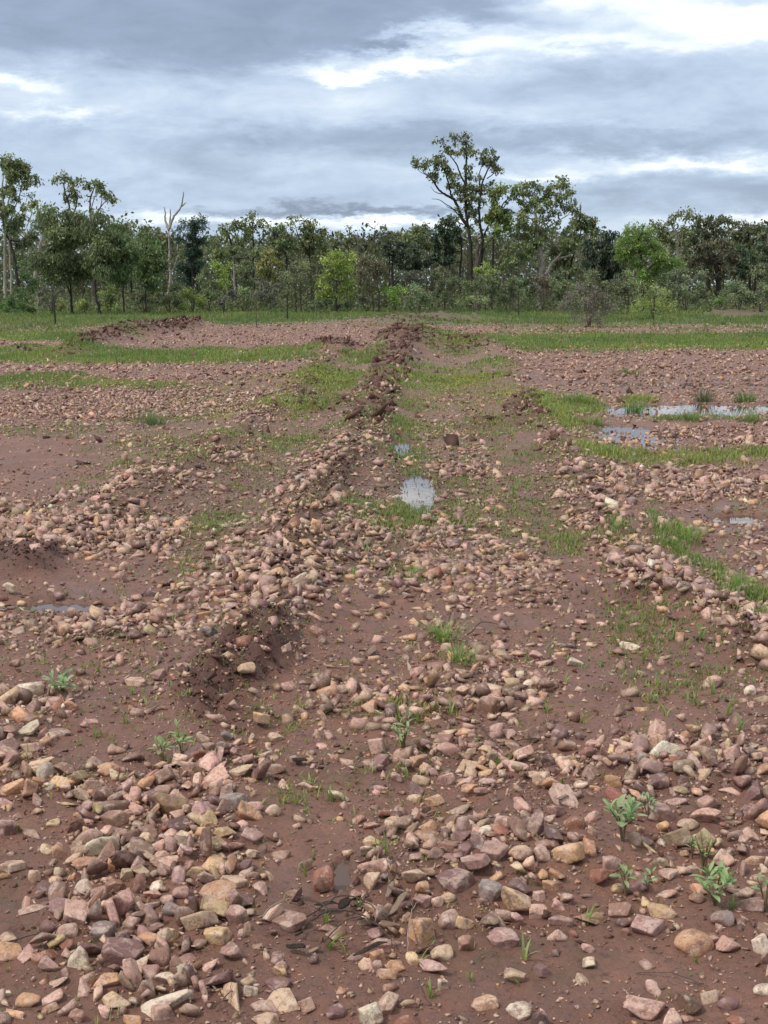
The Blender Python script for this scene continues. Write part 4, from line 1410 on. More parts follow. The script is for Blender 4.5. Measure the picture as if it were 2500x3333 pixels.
def tree(reg, name, cat, label, dist, color, lobes, trunks, bark='brown', r0=.14, leaf=(.26, .12), dens=230, clumpr=.32, droop=.6, limbs=True, group='trees of the wood beyond the field', twigcol=None, fill=1.0, var=.35):
    """lobes (x, y, rx, ry[, density]) and trunk polylines in the pixels of a zoomed region; both become real sizes at the tree's distance"""
    ox, oy, sc = REG[reg]
    mpp = dist / F

    def wp(x, y, dy=0.0):
        p = at_dist(ox + x * sc, oy + y * sc, dist)
        p.y += dy
        return p
    base_x = trunks[0][0][0] if trunks else lobes[-1][0]
    b0 = wp(base_x, 1000)
    root_p = Vector((b0.x, dist, 0))
    root = add(name, None, loc=root_p, category=cat, label=label, group=group)
    so = Soup()
    nodes = []
    for ti, tk in enumerate(trunks):
        rad0 = tk[-1] if not isinstance(tk[-1], tuple) else r0
        pl = [q for q in tk if isinstance(q, tuple)]
        dep = float(rt.uniform(-.6, .6)) if ti else 0
        pts = [wp(q[0], q[1], dep * i / len(pl)) - root_p for i, q in enumerate(pl)]
        first = not isinstance(tk[-1], tuple) and tk[-1] < 0 or False
        if ti == 0 or pl[0][1] > 1e9:
            if pts[0].z > .3:
                pts.insert(0, Vector((pts[0].x * .8, 0, -.15)))
            else:
                pts[0].z = -.15
        elif isinstance(tk[-1], (int, float)) and tk[-1] >= .1 and pts[0].z < 1.8:
            pts.insert(0, Vector((pts[0].x, pts[0].y, -.15)))
        pth = smooth_path(pts, 4)
        k = len(pth)
        rr = [rad0 * (1 - .68 * i / (k - 1)) for i in range(k)]
        if pth[0].z < 0:
            rr[0] *= 1.4
        pth = [p + Vector(rt.normal(size=3)) * rr[i] * .25 for i, p in enumerate(pth)]
        so.tube(pth, rr, 7, .08)
        nodes += [(p, rr[i]) for i, p in enumerate(pth)]
    LV, LC = [], []
    if not nodes:
        nodes = [(Vector((0, 0, 0)), .05)]
        so.tube([Vector((0, 0, -.1)), Vector((.05, 0, .5))], [.05, .03], 6)
    for lb in lobes:
        x, y, rx, ry = lb[:4]
        if name == 'wattle_tree' and reg == 1:
            rx, ry = rx * 1.22, ry * 1.15
        dn = lb[4] if len(lb) > 4 else 1.0
        c = wp(x, y) - root_p
        a, b = rx * sc * mpp, ry * sc * mpp
        c.y += float(rt.uniform(-1, 1)) * min(1.6, a * 1.1)
        cd = (a + b) / 2 * .9
        if c.z - b < .05 and c.z < b:
            c.z = max(c.z, b * .75)
        if limbs:
            cand = [(p, r) for p, r in nodes if p.z < c.z + .1]
            p0, rn = min(cand or nodes, key=lambda q: (q[0] - c).length + max(0, (q[0].z - c.z) * 2))
            m = (p0 + c) / 2 + Vector((rt.uniform(-.1, .1), rt.uniform(-.1, .1), -.12)) * (c - p0).length
            pth = smooth_path([p0, m, c], 3)
            rl = min(rn * .6, .05 + .01 * (c - p0).length)
            so.tube(pth, [rl * (1 - .75 * i / (len(pth) - 1)) for i in range(len(pth))], 5)
            for _ in range(3):
                e = c + Vector((rt.uniform(-.7, .7) * a, rt.uniform(-.7, .7) * cd, rt.uniform(-.2, .8) * b))
                so.tube([c.lerp(m, .4), c.lerp(e, .5), e], [rl * .35, rl * .25, rl * .12], 4)
        area = math.pi * a * b
        ncl = max(3, int(area * 3.2 / (clumpr / .32) ** 2 * fill))
        d = rt.normal(size=(ncl, 3))
        d /= np.linalg.norm(d, axis=1)[:, None]
        rr = rt.uniform(.15, 1, ncl) ** .45
        cc = d * rr[:, None] * np.array([a, cd, b]) * .92 + np.array(c)
        nl = int(area * dens * dn * (.26 / leaf[0]) * fill * 1.85)
        ci = rt.integers(0, ncl, nl)
        cr = clumpr * rt.uniform(.6, 1.2, ncl)
        P = cc[ci] + rt.normal(size=(nl, 3)) * (cr[ci] * .52)[:, None] * np.array([1, 1, .8])
        P = P[P[:, 2] > .03]
        ctone = rt.uniform(1 - var, 1 + var, ncl)
        t = (ctone[ci][:len(P)] * rt.uniform(.75, 1.25, len(P)))[:, None]
        hue = 1 + rt.normal(size=(len(P), 1)) * .10 * np.array([[1.2, .1, -.6]])
        LV.append(P)
        LC.append(np.array(color)[None] * 2.15 * t * hue)
    add('trunk', so.mesh('trunk'), BARK[bark], parent=root)
    if LV:
        P = np.vstack(LV)
        C = np.clip(np.vstack(LC), .004, .6)
        n = len(P)
        u = rt.normal(size=(n, 3))
        u[:, 2] -= droop * 1.6
        u /= np.linalg.norm(u, axis=1)[:, None]
        v = np.cross(u, rt.normal(size=(n, 3)))
        v /= np.linalg.norm(v, axis=1)[:, None]
        zz_ = rt.uniform(.45, 1.4, n)[:, None]
        L = leaf[0] * .92 * zz_
        W = leaf[1] * .92 * zz_ * rt.uniform(.8, 1.2, n)[:, None]
        V = np.stack([P, P + u * L * .45 + v * W * .5, P + u * L, P + u * L * .5 - v * W * .5], 1).reshape(-1, 3)
        Fq = np.arange(n * 4).reshape(n, 4)
        add('crown', mk_mesh('crown', V, Fq, False, np.repeat(C, 4, axis=0)), MAT_LEAF, parent=root)
        global LEAFN
        LEAFN += n
    return root


LEAFN = 0
EU = (.098, .118, .050)      # eucalypt olive green
EUD = (.066, .085, .042)
OL = (.088, .110, .050)
GG = (.110, .125, .066)      # grey-green mulga
BR = (.095, .088, .052)
LIME = (.155, .195, .050)
BRI = (.105, .155, .040)
DKB = (.028, .050, .034)

# --- left group
tree(1, 'gum_tree', 'tree', 'tall pale-trunked gum tree at the left edge of the photo', 96, EU,
     [(20, 130, 60, 50, .8), (130, 130, 80, 50, .7), (60, 220, 110, 80), (230, 200, 90, 80), (290, 170, 50, 50, .7), (280, 280, 90, 70), (130, 330, 150, 70, .8), (330, 320, 60, 50, .8), (310, 400, 60, 50), (60, 470, 110, 90), (400, 360, 38, 30), (150, 540, 70, 50, .6), (80, 700, 120, 90), (220, 800, 90, 100), (20, 620, 70, 70), (360, 500, 30, 20, .5), (300, 520, 25, 20, .5)],
     [[(55, 1600), (52, 1300), (50, 1050), (60, 800), (90, 600), (140, 400), .14], [(125, 1600), (115, 1300), (95, 1050), (110, 800), (190, 560), (240, 380), .10], [(60, 800), (20, 500), (20, 300), .12]], 'pale', .17)
tree(1, 'gum_tree', 'tree', 'charred leaning tree just right of the pale trunks at the left edge', 94, EUD,
     [(60, 860, 100, 80), (140, 920, 90, 60), (230, 1000, 100, 80, .7), (320, 960, 70, 60, .6), (150, 760, 80, 60, .7)],
     [[(200, 1560), (190, 1430), (160, 1250), (120, 1050), (50, 880), (20, 700), .15]], 'dark')
tree(1, 'gum_tree', 'tree', 'crooked white-trunked gum tree near the left edge', 92, EU,
     [(340, 590, 55, 38), (390, 600, 30, 25), (300, 620, 50, 30, .6), (250, 650, 60, 40, .5)],
     [[(410, 1620), (375, 1450), (395, 1280), (430, 1080), (465, 900), (440, 770), (405, 670), (370, 600), .15], [(400, 1400), (470, 1380), (500, 1350), .04], [(350, 700), (300, 830), (265, 895), .04]], 'pale')
tree(1, 'gum_tree', 'tree', 'sparse-topped gum tree, left of the two rising over the left grove', 101, EU,
     [(595, 360, 30, 28), (635, 325, 28, 22), (700, 290, 28, 28), (705, 330, 32, 22), (670, 375, 35, 25, .5), (775, 345, 38, 28), (795, 375, 35, 25), (850, 340, 30, 20), (865, 365, 35, 20), (760, 440, 42, 25), (800, 465, 35, 22), (745, 510, 60, 30), (800, 520, 50, 30), (705, 560, 32, 38), (820, 570, 32, 34), (845, 495, 15, 12)],
     [[(760, 1500), (755, 1100), (755, 800), (745, 620), (700, 470), (690, 390), .13], [(755, 800), (815, 650), (825, 540), (790, 430), (790, 380), .07]], 'brown', limbs=True)
tree(1, 'gum_tree', 'tree', 'flat-topped gum tree, right of the two rising over the left grove', 101, EU,
     [(925, 410, 38, 28), (960, 400, 35, 30), (1020, 380, 50, 34), (1060, 410, 52, 40), (1080, 450, 45, 32), (1120, 500, 40, 28), (1160, 520, 40, 28), (1205, 530, 40, 34), (1225, 575, 30, 26), (940, 520, 30, 14, .4), (1000, 525, 40, 14, .4), (930, 570, 15, 15, .3)],
     [[(1000, 1500), (990, 1000), (975, 700), (975, 560), (1010, 450), .13], [(985, 850), (1060, 700), (1110, 620), (1180, 560), .07], [(1060, 700), (1095, 600), (1100, 520), .05], [(975, 700), (1010, 580), (1040, 500), .05]], 'brown')
tree(1, 'wattle_tree', 'tree', 'broad soft-leaved tree left in the left grove', 79, OL,
     [(500, 690, 60, 60), (520, 800, 90, 90), (640, 850, 110, 100), (760, 740, 100, 70), (700, 950, 170, 130), (860, 900, 100, 120), (560, 1050, 130, 150), (620, 1230, 170, 150), (800, 1150, 150, 150), (820, 1330, 130, 120, .8), (640, 1400, 150, 100, .6)],
     [[(792, 1820), (770, 1700), (765, 1500), (740, 1200), .09], [(765, 1600), (700, 1400), (600, 1200), .05]], 'dark', leaf=(.26, .09), dens=430, clumpr=.5, droop=1.0)
tree(1, 'wattle_tree', 'tree', 'soft-leaved tree on a bent black trunk in the left grove', 77, OL,
     [(1030, 740, 90, 50, .6), (1120, 790, 60, 60, .5), (980, 900, 90, 90), (1130, 950, 110, 100), (1050, 1080, 150, 120), (960, 1200, 120, 110), (1170, 1180, 120, 130), (1080, 1290, 130, 70, .7)],
     [[(1075, 1812), (1065, 1720), (1030, 1580), (1022, 1440), (1030, 1330), (1080, 1150), .10], [(1030, 1360), (990, 1250), (960, 1150), .05]], 'dark', leaf=(.26, .09), dens=430, clumpr=.5, droop=1.0)
tree(1, 'wattle_tree', 'tree', 'thin-stemmed soft-leaved tree right of the bent black trunk', 78, (.075, .105, .045),
     [(1220, 850, 70, 55), (1260, 950, 90, 90), (1330, 1080, 130, 110), (1230, 1150, 100, 100), (1380, 1230, 130, 120), (1300, 1380, 110, 90, .7), (1450, 1110, 90, 90)],
     [[(1345, 1812), (1338, 1700), (1330, 1560), (1345, 1400), (1330, 1200), .06]], 'dark', leaf=(.26, .09), dens=430, clumpr=.5, droop=1.0)
tree(1, 'wattle_tree', 'tree', 'soft-leaved tree just left of the bare dead tree', 82, (.080, .112, .045),
     [(1530, 1040, 90, 70), (1600, 1000, 80, 60), (1580, 1160, 120, 120), (1650, 1250, 110, 130), (1540, 1350, 100, 90), (1640, 1420, 100, 80, .7), (1740, 1150, 90, 110), (1720, 1320, 90, 110)],
     [[(1575, 1780), (1570, 1600), (1575, 1400), (1590, 1200), .06]], 'dark', leaf=(.26, .09), dens=430, clumpr=.5, droop=1.0)
tree(1, 'gum_tree', 'tree', 'small dark-topped gum tree behind the grove, left of the dead tree', 112, EU,
     [(1350, 890, 60, 40), (1390, 930, 50, 40, .7), (1430, 853, 42, 13), (1450, 930, 40, 25, .6), (1300, 960, 60, 50)],
     [[(1420, 1500), (1410, 1100), (1400, 950), .10]], 'dark')
tree(1, 'gum_tree', 'tree', 'gum tree with yellowish crown behind the bare dead tree', 110, (.09, .105, .045),
     [(1530, 880, 60, 40), (1600, 900, 70, 40, .7), (1560, 960, 90, 50), (1680, 920, 60, 40, .7), (1750, 960, 70, 60), (1790, 1020, 80, 70), (1830, 1100, 80, 80)],
     [[(1640, 1500), (1640, 1100), (1630, 950), .12]], 'dark')
# --- the bare tree and its neighbours
tree(2, 'dead_tree', 'tree', 'bare pale dead tree with forked top left of centre', 96, EU, [],
     [[(342, 1250), (345, 1110), (347, 970), (338, 820), (333, 640), (328, 490), .15], [(328, 500), (300, 420), (286, 360), (284, 300), (270, 243), .10], [(328, 500), (345, 420), (349, 340), (349, 266), .10],
      [(330, 480), (370, 390), (420, 310), (470, 240), (490, 150), (500, 85), .10], [(470, 240), (500, 212), (524, 198), .06], [(348, 975), (385, 900), (405, 820), (418, 765), .07], [(420, 720), (425, 640), (415, 600), .04]], 'cream', limbs=False)
tree(2, 'she_oak', 'tree', 'dark blue-green feathery tree right of the bare dead tree', 93, DKB,
     [(650, 395, 50, 38), (705, 390, 45, 35, .7), (620, 460, 80, 60), (700, 470, 45, 30, .7), (450, 450, 60, 45, .6), (500, 420, 50, 35, .6), (560, 560, 110, 80), (660, 600, 70, 70), (480, 600, 70, 60, .8), (560, 720, 140, 90), (640, 760, 80, 90), (570, 860, 150, 90), (550, 990, 140, 80), (480, 1060, 90, 60, .8)],
     [[(590, 1300), (592, 1130), (585, 900), (590, 650), (650, 420), .14], [(560, 500), (580, 400), (604, 350), .04]], 'dark', leaf=(.24, .06), dens=420, clumpr=.35, droop=.2)
tree(2, 'gum_tree', 'tree', 'low sparse gum tree right of the dark feathery tree', 104, EU,
     [(800, 600, 50, 25), (850, 640, 35, 25, .7), (770, 660, 50, 30, .7), (840, 535, 22, 10, .6), (900, 720, 90, 50), (810, 760, 90, 60), (960, 760, 70, 50)],
     [[(880, 1200), (860, 900), (820, 700), .10]], 'dark')
tree(2, 'gum_tree', 'tree', 'gum tree with open tufted crown left of centre', 104, EU,
     [(925, 450, 40, 28), (915, 500, 32, 32), (950, 540, 28, 40), (1050, 420, 42, 28), (1010, 470, 34, 22), (1075, 465, 50, 30), (1130, 395, 36, 26), (1240, 330, 30, 24), (1215, 370, 45, 22), (1150, 440, 50, 30, .8), (1290, 400, 42, 24), (1290, 430, 50, 22), (1190, 510, 70, 40), (1170, 560, 50, 30), (1385, 445, 45, 24), (1110, 590, 50, 30, .7), (1080, 640, 60, 45), (1230, 460, 30, 30)],
     [[(1050, 1300), (1045, 1050), (1030, 900), (1020, 720), (985, 590), (950, 500), .15], [(1250, 1250), (1245, 900), (1245, 650), (1240, 450), .13], [(1020, 700), (1060, 580), (1090, 480), .06], [(1300, 640), (1360, 560), (1410, 500), .04], [(1310, 600), (1310, 500), .03]], 'dark')
tree(2, 'gum_tree', 'tree', 'pale slim dead-looking trunk below the open tufted crown', 99, (.08, .1, .05),
     [(1110, 780, 100, 80), (1180, 850, 110, 80), (1250, 740, 100, 80), (1060, 720, 70, 50)],
     [[(1045, 1250), (1042, 1080), (1030, 900), (1022, 780), .14]], 'pale')
tree(2, 'wattle_tree', 'tree', 'rounded olive-yellow tree left of the bright lime bush', 89, (.12, .125, .045),
     [(1440, 720, 75, 50), (1400, 790, 80, 60), (1480, 820, 90, 80), (1390, 890, 90, 70), (1450, 960, 100, 70), (1340, 960, 60, 50)],
     [[(1420, 1330), (1425, 1100), (1430, 850), .08]], 'brown', leaf=(.22, .09), dens=260)
tree(2, 'gum_tree', 'tree', 'full rounded gum tree behind the olive-yellow one', 101, OL,
     [(1480, 480, 60, 40), (1540, 470, 60, 40), (1500, 560, 100, 60), (1600, 560, 80, 70), (1560, 640, 110, 60, .8), (1450, 620, 60, 50, .8), (1640, 680, 80, 60), (1500, 720, 80, 60)],
     [[(1620, 1200), (1610, 950), (1595, 760), (1575, 620), .13]], 'dark')
# --- centre
tree(3, 'gum_tree', 'tree', 'tall round gum tree behind and left of the bright lime bush', 104, EU,
     [(150, 235, 32, 38, .6), (240, 235, 28, 32, .6), (170, 300, 50, 28, .6), (335, 270, 48, 32), (390, 300, 60, 38), (330, 350, 80, 45), (460, 360, 60, 38), (530, 400, 40, 38, .8), (400, 440, 110, 60), (300, 480, 90, 60, .9), (500, 500, 70, 60), (400, 560, 130, 60), (200, 520, 90, 60), (530, 600, 80, 60)],
     [[(375, 1150), (370, 900), (360, 700), (355, 500), .15], [(360, 640), (250, 450), (200, 300), .06], [(570, 1100), (575, 620), .08]], 'dark')
tree(3, 'wattle_tree', 'tree', 'bright lime-green rounded tree at centre of the tree line', 83, LIME,
     [(700, 625, 95, 35), (600, 660, 70, 40), (540, 700, 60, 30, .8), (790, 660, 60, 50), (660, 730, 150, 60), (560, 800, 90, 60), (760, 780, 90, 80), (650, 840, 110, 50), (520, 900, 70, 60), (780, 900, 75, 80), (530, 1000, 80, 70), (490, 1060, 60, 40), (750, 1020, 80, 80), (650, 1080, 90, 60, .6)],
     [[(645, 1200), (645, 1080), (650, 980), (650, 820), .09]], 'dark', leaf=(.20, .08), dens=270, clumpr=.36, droop=.4, var=.28)
tree(3, 'mulga_tree', 'tree', 'grey-leaved tree left of the bright lime tree', 85, GG,
     [(250, 730, 110, 50, .7), (160, 800, 110, 60, .7), (340, 800, 100, 70, .7), (230, 880, 130, 60, .7), (110, 900, 80, 60, .6), (370, 900, 80, 60, .7), (200, 970, 130, 60, .6), (300, 1010, 90, 50, .5)],
     [[(405, 1222), (402, 1120), (395, 980), (340, 850), .08], [(210, 1250), (208, 1080), (200, 900), .06], [(268, 1270), (262, 1100), (255, 900), .06]], 'brown', leaf=(.16, .05), dens=330, clumpr=.34)
tree(3, 'mulga_tree', 'tree', 'brownish grey tree right of the bright lime tree', 85, BR,
     [(930, 670, 80, 45), (1000, 730, 100, 60), (900, 770, 70, 60, .8), (1110, 720, 80, 60), (980, 830, 120, 60, .8), (1110, 840, 90, 70, .8), (920, 920, 90, 60, .7), (1080, 940, 110, 50, .6), (960, 1010, 90, 50, .5)],
     [[(1110, 1245), (1108, 1120), (1105, 1010), (1080, 860), .08], [(1045, 1240), (1040, 1100), (1000, 900), .05]], 'brown', leaf=(.17, .06), dens=300)
tree(3, 'gum_tree', 'tree', 'dark spreading tree on forked black trunk right of centre', 93, (.040, .055, .034),
     [(1240, 540, 90, 60), (1330, 520, 90, 50), (1250, 640, 110, 70), (1380, 620, 120, 80), (1500, 580, 110, 80), (1300, 730, 130, 60), (1450, 730, 130, 70), (1580, 680, 100, 90)],
     [[(1262, 1000), (1256, 900), (1248, 800), (1250, 650), .13], [(1255, 990), (1225, 920), (1205, 870), (1180, 800), .07], [(1265, 970), (1300, 920), (1340, 885), (1400, 800), .06]], 'dark')
tree(3, 'gum_tree', 'tree', 'wispy-topped gum tree behind the lime tree', 114, EU,
     [(690, 395, 50, 28, .8), (740, 430, 50, 30, .8), (785, 330, 34, 16, .7), (795, 385, 20, 28, .6), (860, 440, 45, 28, .8), (700, 480, 90, 50), (820, 500, 80, 50), (620, 520, 60, 60)],
     [[(760, 1100), (770, 700), (785, 450), (790, 350), .09]], 'dark')
tree(3, 'gum_tree', 'tree', 'dark low gum tree under the gap right of the lime tree', 112, (.06, .065, .04),
     [(890, 490, 55, 45), (950, 540, 70, 40), (1010, 440, 45, 20, .7), (1060, 420, 50, 20, .6), (1130, 400, 45, 22, .6), (1000, 480, 50, 30, .6), (1030, 560, 70, 45), (1090, 520, 50, 40, .7)],
     [[(1000, 1100), (1005, 700), (1020, 480), .10]], 'dark')
tree(3, 'gum_tree', 'tree', 'dark round-topped gum tree above the forked black trunk', 113, EUD,
     [(1210, 390, 48, 32), (1180, 430, 50, 30, .8), (1255, 410, 35, 30), (1230, 470, 80, 40), (1150, 480, 50, 40, .7)],
     [[(1220, 1100), (1220, 700), (1215, 430), .10]], 'dark')
tree(3, 'gum_tree', 'tree', 'small yellowish-topped gum tree left of the tall centre tree', 113, (.10, .12, .055),
     [(1350, 400, 42, 30), (1395, 430, 38, 35), (1370, 470, 60, 35, .8), (1420, 490, 60, 40)],
     [[(1380, 1100), (1380, 700), (1375, 430), .09]], 'dark')
tree(3, 'gum_tree', 'tree', 'open dark-leaved gum tree just left of the tall centre tree', 109, EUD,
     [(1510, 350, 34, 32), (1560, 380, 38, 32), (1480, 420, 40, 24, .7), (1610, 320, 30, 28), (1620, 400, 50, 50), (1540, 450, 60, 34, .6), (1600, 500, 90, 50)],
     [[(1560, 1100), (1560, 700), (1565, 420), .10]], 'dark')
# --- the tall tree
tree(4, 'gum_tree', 'tree', 'tallest tree, a black-trunked gum with tufted crown right of centre', 92, (.090, .106, .048),
     [(125, 340, 32, 32), (145, 375, 30, 22), (200, 385, 34, 26), (250, 370, 40, 34), (310, 330, 45, 36), (330, 380, 50, 34), (340, 440, 34, 34), (300, 470, 30, 28), (345, 510, 24, 22), (340, 165, 24, 20), (385, 150, 30, 18), (470, 100, 26, 20), (500, 130, 26, 16), (545, 130, 30, 20), (610, 110, 34, 20), (600, 165, 38, 22), (495, 185, 18, 16), (430, 215, 28, 22), (450, 260, 50, 28), (520, 280, 40, 24), (570, 225, 22, 20), (620, 225, 44, 26), (650, 270, 42, 26), (610, 285, 34, 22),
      (375, 300, 26, 26), (400, 340, 28, 26), (440, 390, 40, 34), (470, 430, 44, 34), (430, 460, 36, 30), (490, 490, 50, 34), (460, 545, 50, 26), (520, 560, 40, 26), (605, 395, 28, 22), (640, 385, 22, 18), (630, 450, 34, 26), (640, 490, 40, 26), (700, 500, 28, 22), (770, 265, 40, 28), (840, 260, 34, 28), (740, 320, 40, 28), (800, 320, 50, 28), (850, 330, 34, 38), (780, 360, 50, 22), (840, 400, 26, 26), (900, 410, 38, 28), (920, 430, 20, 18),
      (570, 560, 40, 36), (620, 560, 38, 30), (560, 620, 50, 38), (600, 680, 50, 36), (545, 680, 30, 24), (690, 580, 60, 34), (740, 610, 50, 40), (640, 640, 50, 34), (700, 680, 60, 38), (650, 740, 60, 34), (740, 700, 40, 34), (690, 800, 48, 44), (640, 830, 30, 34), (800, 540, 40, 26), (790, 600, 40, 28), (700, 870, 30, 28), (545, 830, 18, 30), (535, 770, 16, 24)],
     [[(650, 1560), (650, 1400), (647, 1230), (640, 1060), (618, 930), (600, 760), (602, 580), (600, 420), (600, 300), (600, 180), .165], [(615, 930), (560, 850), (525, 760), (490, 690), (420, 650), (360, 600), (300, 510), (240, 460), .13], [(490, 690), (460, 620), (440, 520), (400, 420), (350, 370), .08],
      [(735, 1280), (738, 1180), (750, 1060), (730, 950), (715, 820), (725, 680), (740, 560), (790, 430), (850, 330), .125], [(745, 1180), (775, 1110), (810, 1070), .05], [(600, 560), (550, 470), (520, 380), (470, 310), (390, 190), .07], [(725, 560), (715, 470), (770, 320), .05], [(790, 500), (860, 450), (900, 420), .04],
      [(540, 840), (480, 770), (420, 730), (360, 690), (290, 680), .045], [(500, 780), (440, 760), (420, 745), .03], [(380, 640), (320, 620), (280, 570), .03], [(760, 1010), (800, 920), (810, 860), .06]], 'dark', leaf=(.24, .11), dens=205, clumpr=.27)
tree(4, 'gum_tree', 'tree', 'dark dense tree at the left foot of the tallest tree', 99, (.038, .058, .032),
     [(460, 865, 70, 40), (400, 890, 50, 34), (330, 930, 50, 38), (420, 960, 90, 50), (510, 930, 60, 60), (380, 1030, 100, 50), (490, 1040, 80, 60), (430, 1120, 110, 60), (330, 1110, 80, 60), (480, 1220, 90, 70), (370, 1230, 80, 80)],
     [[(545, 1540), (545, 1350), (560, 1150), (540, 950), .13]], 'dark')
tree(4, 'gum_tree', 'tree', 'half-bare grey-trunked gum between the tallest tree and the yellow-green one', 97, EU,
     [(160, 970, 50, 40), (230, 950, 40, 28, .7), (200, 1030, 60, 30, .6), (130, 1060, 70, 40), (40, 1030, 60, 50), (240, 1100, 70, 50, .8), (800, 1060, 50, 40, .5)],
     [[(700, 1500), (700, 1250), (705, 1100), (690, 1030), .28], [(180, 1500), (180, 1100), (180, 980), .10]], 'brown')
tree(4, 'gum_tree', 'tree', 'yellow-green leaning tree between the two big gums', 90, (.095, .125, .038),
     [(865, 620, 42, 40), (850, 690, 50, 50), (900, 770, 80, 50), (820, 820, 60, 44), (950, 800, 60, 50), (900, 870, 90, 50), (830, 890, 70, 50), (970, 880, 60, 50), (900, 950, 80, 50, .8), (940, 570, 60, 34), (900, 590, 40, 30), (1010, 610, 36, 34), (1030, 650, 30, 34), (975, 690, 26, 18, .6), (870, 1010, 70, 40, .6)],
     [[(830, 1500), (835, 1300), (850, 1050), (880, 850), (870, 680), .12], [(880, 850), (940, 720), (1020, 660), .06], [(860, 1010), (800, 1080), (760, 1150), .05]], 'dark', dens=240)
tree(4, 'gum_tree', 'tree', 'broad gum tree with pale forked trunk and wide crown right of the tallest', 90, (.105, .128, .055),
     [(1080, 570, 40, 28), (1140, 555, 48, 26), (1210, 550, 48, 30), (1250, 580, 36, 30), (1120, 620, 50, 34), (1190, 640, 50, 36, .8), (1110, 700, 40, 38), (1190, 710, 60, 38), (1340, 590, 48, 34), (1390, 570, 38, 26), (1470, 500, 32, 30), (1450, 550, 50, 34), (1500, 560, 30, 38), (1320, 650, 60, 38), (1400, 640, 60, 44), (1480, 640, 56, 38), (1545, 650, 42, 42), (1260, 700, 50, 38), (1350, 720, 60, 34), (1450, 720, 60, 30, .8), (1530, 730, 50, 38), (1150, 790, 80, 40), (1260, 790, 70, 40), (1360, 800, 60, 34, .6), (1470, 800, 60, 34, .6), (1570, 800, 40, 44, .7),
      (1080, 830, 60, 44), (1050, 920, 80, 40), (1180, 870, 90, 40), (1300, 880, 80, 34, .6), (1420, 900, 60, 30, .35), (1140, 950, 90, 40), (1240, 970, 70, 40), (1330, 980, 60, 30, .5), (1480, 980, 60, 30, .5), (1560, 920, 50, 40, .5), (1060, 1010, 80, 34, .7), (1180, 1040, 90, 40), (1330, 1060, 110, 44), (1480, 1070, 110, 48), (1100, 1110, 90, 44), (1230, 1120, 90, 44), (1400, 1130, 90, 40), (1540, 1130, 60, 44), (1000, 1190, 80, 60), (1100, 1220, 90, 60), (1180, 1190, 60, 40), (960, 1280, 60, 50)],
     [[(1270, 1590), (1275, 1480), (1285, 1350), (1285, 1240), (1262, 1150), (1245, 1050), (1235, 940), (1220, 760), .26], [(1310, 1370), (1350, 1300), (1405, 1235), (1470, 1212), (1540, 1190), (1570, 1120), .13], [(1405, 1235), (1440, 1190), (1470, 1160), .07], [(1280, 1250), (1245, 1190), (1248, 1120), .10], [(1545, 1100), (1580, 1160), (1610, 1200), .05], [(1240, 1060), (1330, 950), (1430, 880), (1520, 830), .08], [(1240, 980), (1340, 830), (1420, 680), (1460, 560), .07], [(1110, 1110), (1060, 1070), (1010, 1040), .05], [(1255, 1350), (1190, 1370), (1150, 1330), .05]], 'pale', leaf=(.24, .11), dens=215, clumpr=.29)
# --- right group
tree(5, 'gum_tree', 'tree', 'dense tree filling the right end of the broad gum\'s crown', 93, (.085, .105, .045),
     [(215, 225, 38, 36), (180, 270, 40, 40), (250, 300, 50, 38), (305, 275, 36, 32), (320, 320, 34, 34), (220, 350, 70, 34), (310, 370, 50, 30), (150, 360, 50, 34, .6), (120, 430, 90, 40), (60, 500, 90, 50), (130, 560, 70, 50), (70, 620, 80, 40), (140, 660, 50, 40)],
     [[(120, 860), (125, 700), (170, 500), (220, 350), .12], [(90, 800), (95, 650), .06]], 'dark')
tree(5, 'paperbark_tree', 'tree', 'very dark drooping tree left of the bright green one at right', 89, (.026, .038, .024),
     [(420, 385, 40, 26), (470, 380, 34, 24, .8), (330, 440, 70, 34), (400, 440, 70, 34), (270, 500, 60, 44), (360, 520, 90, 50), (440, 520, 60, 60), (280, 590, 70, 50), (370, 610, 90, 50), (450, 620, 70, 60), (330, 690, 90, 50), (430, 710, 80, 50), (500, 660, 50, 50)],
     [[(380, 880), (385, 700), (380, 520), .12]], 'dark', droop=1.6)
tree(5, 'wattle_tree', 'tree', 'big bright green feathery tree at right', 86, BRI,
     [(620, 330, 38, 26, .7), (690, 330, 38, 24, .7), (570, 370, 44, 30), (650, 380, 60, 34), (740, 370, 50, 34), (540, 430, 50, 40), (640, 450, 80, 44), (750, 440, 70, 44), (540, 510, 60, 44), (660, 530, 90, 44), (780, 510, 70, 44), (830, 560, 60, 40), (560, 580, 90, 34), (700, 600, 100, 40), (850, 610, 70, 34), (940, 600, 70, 34), (990, 620, 50, 26, .8), (760, 660, 80, 40), (900, 670, 80, 30), (700, 700, 70, 44), (740, 750, 60, 30, .7)],
     [[(690, 900), (690, 750), (680, 550), (660, 420), .12], [(690, 700), (800, 600), (900, 600), .05]], 'dark', leaf=(.24, .06), dens=420, clumpr=.34, droop=.1, var=.3)
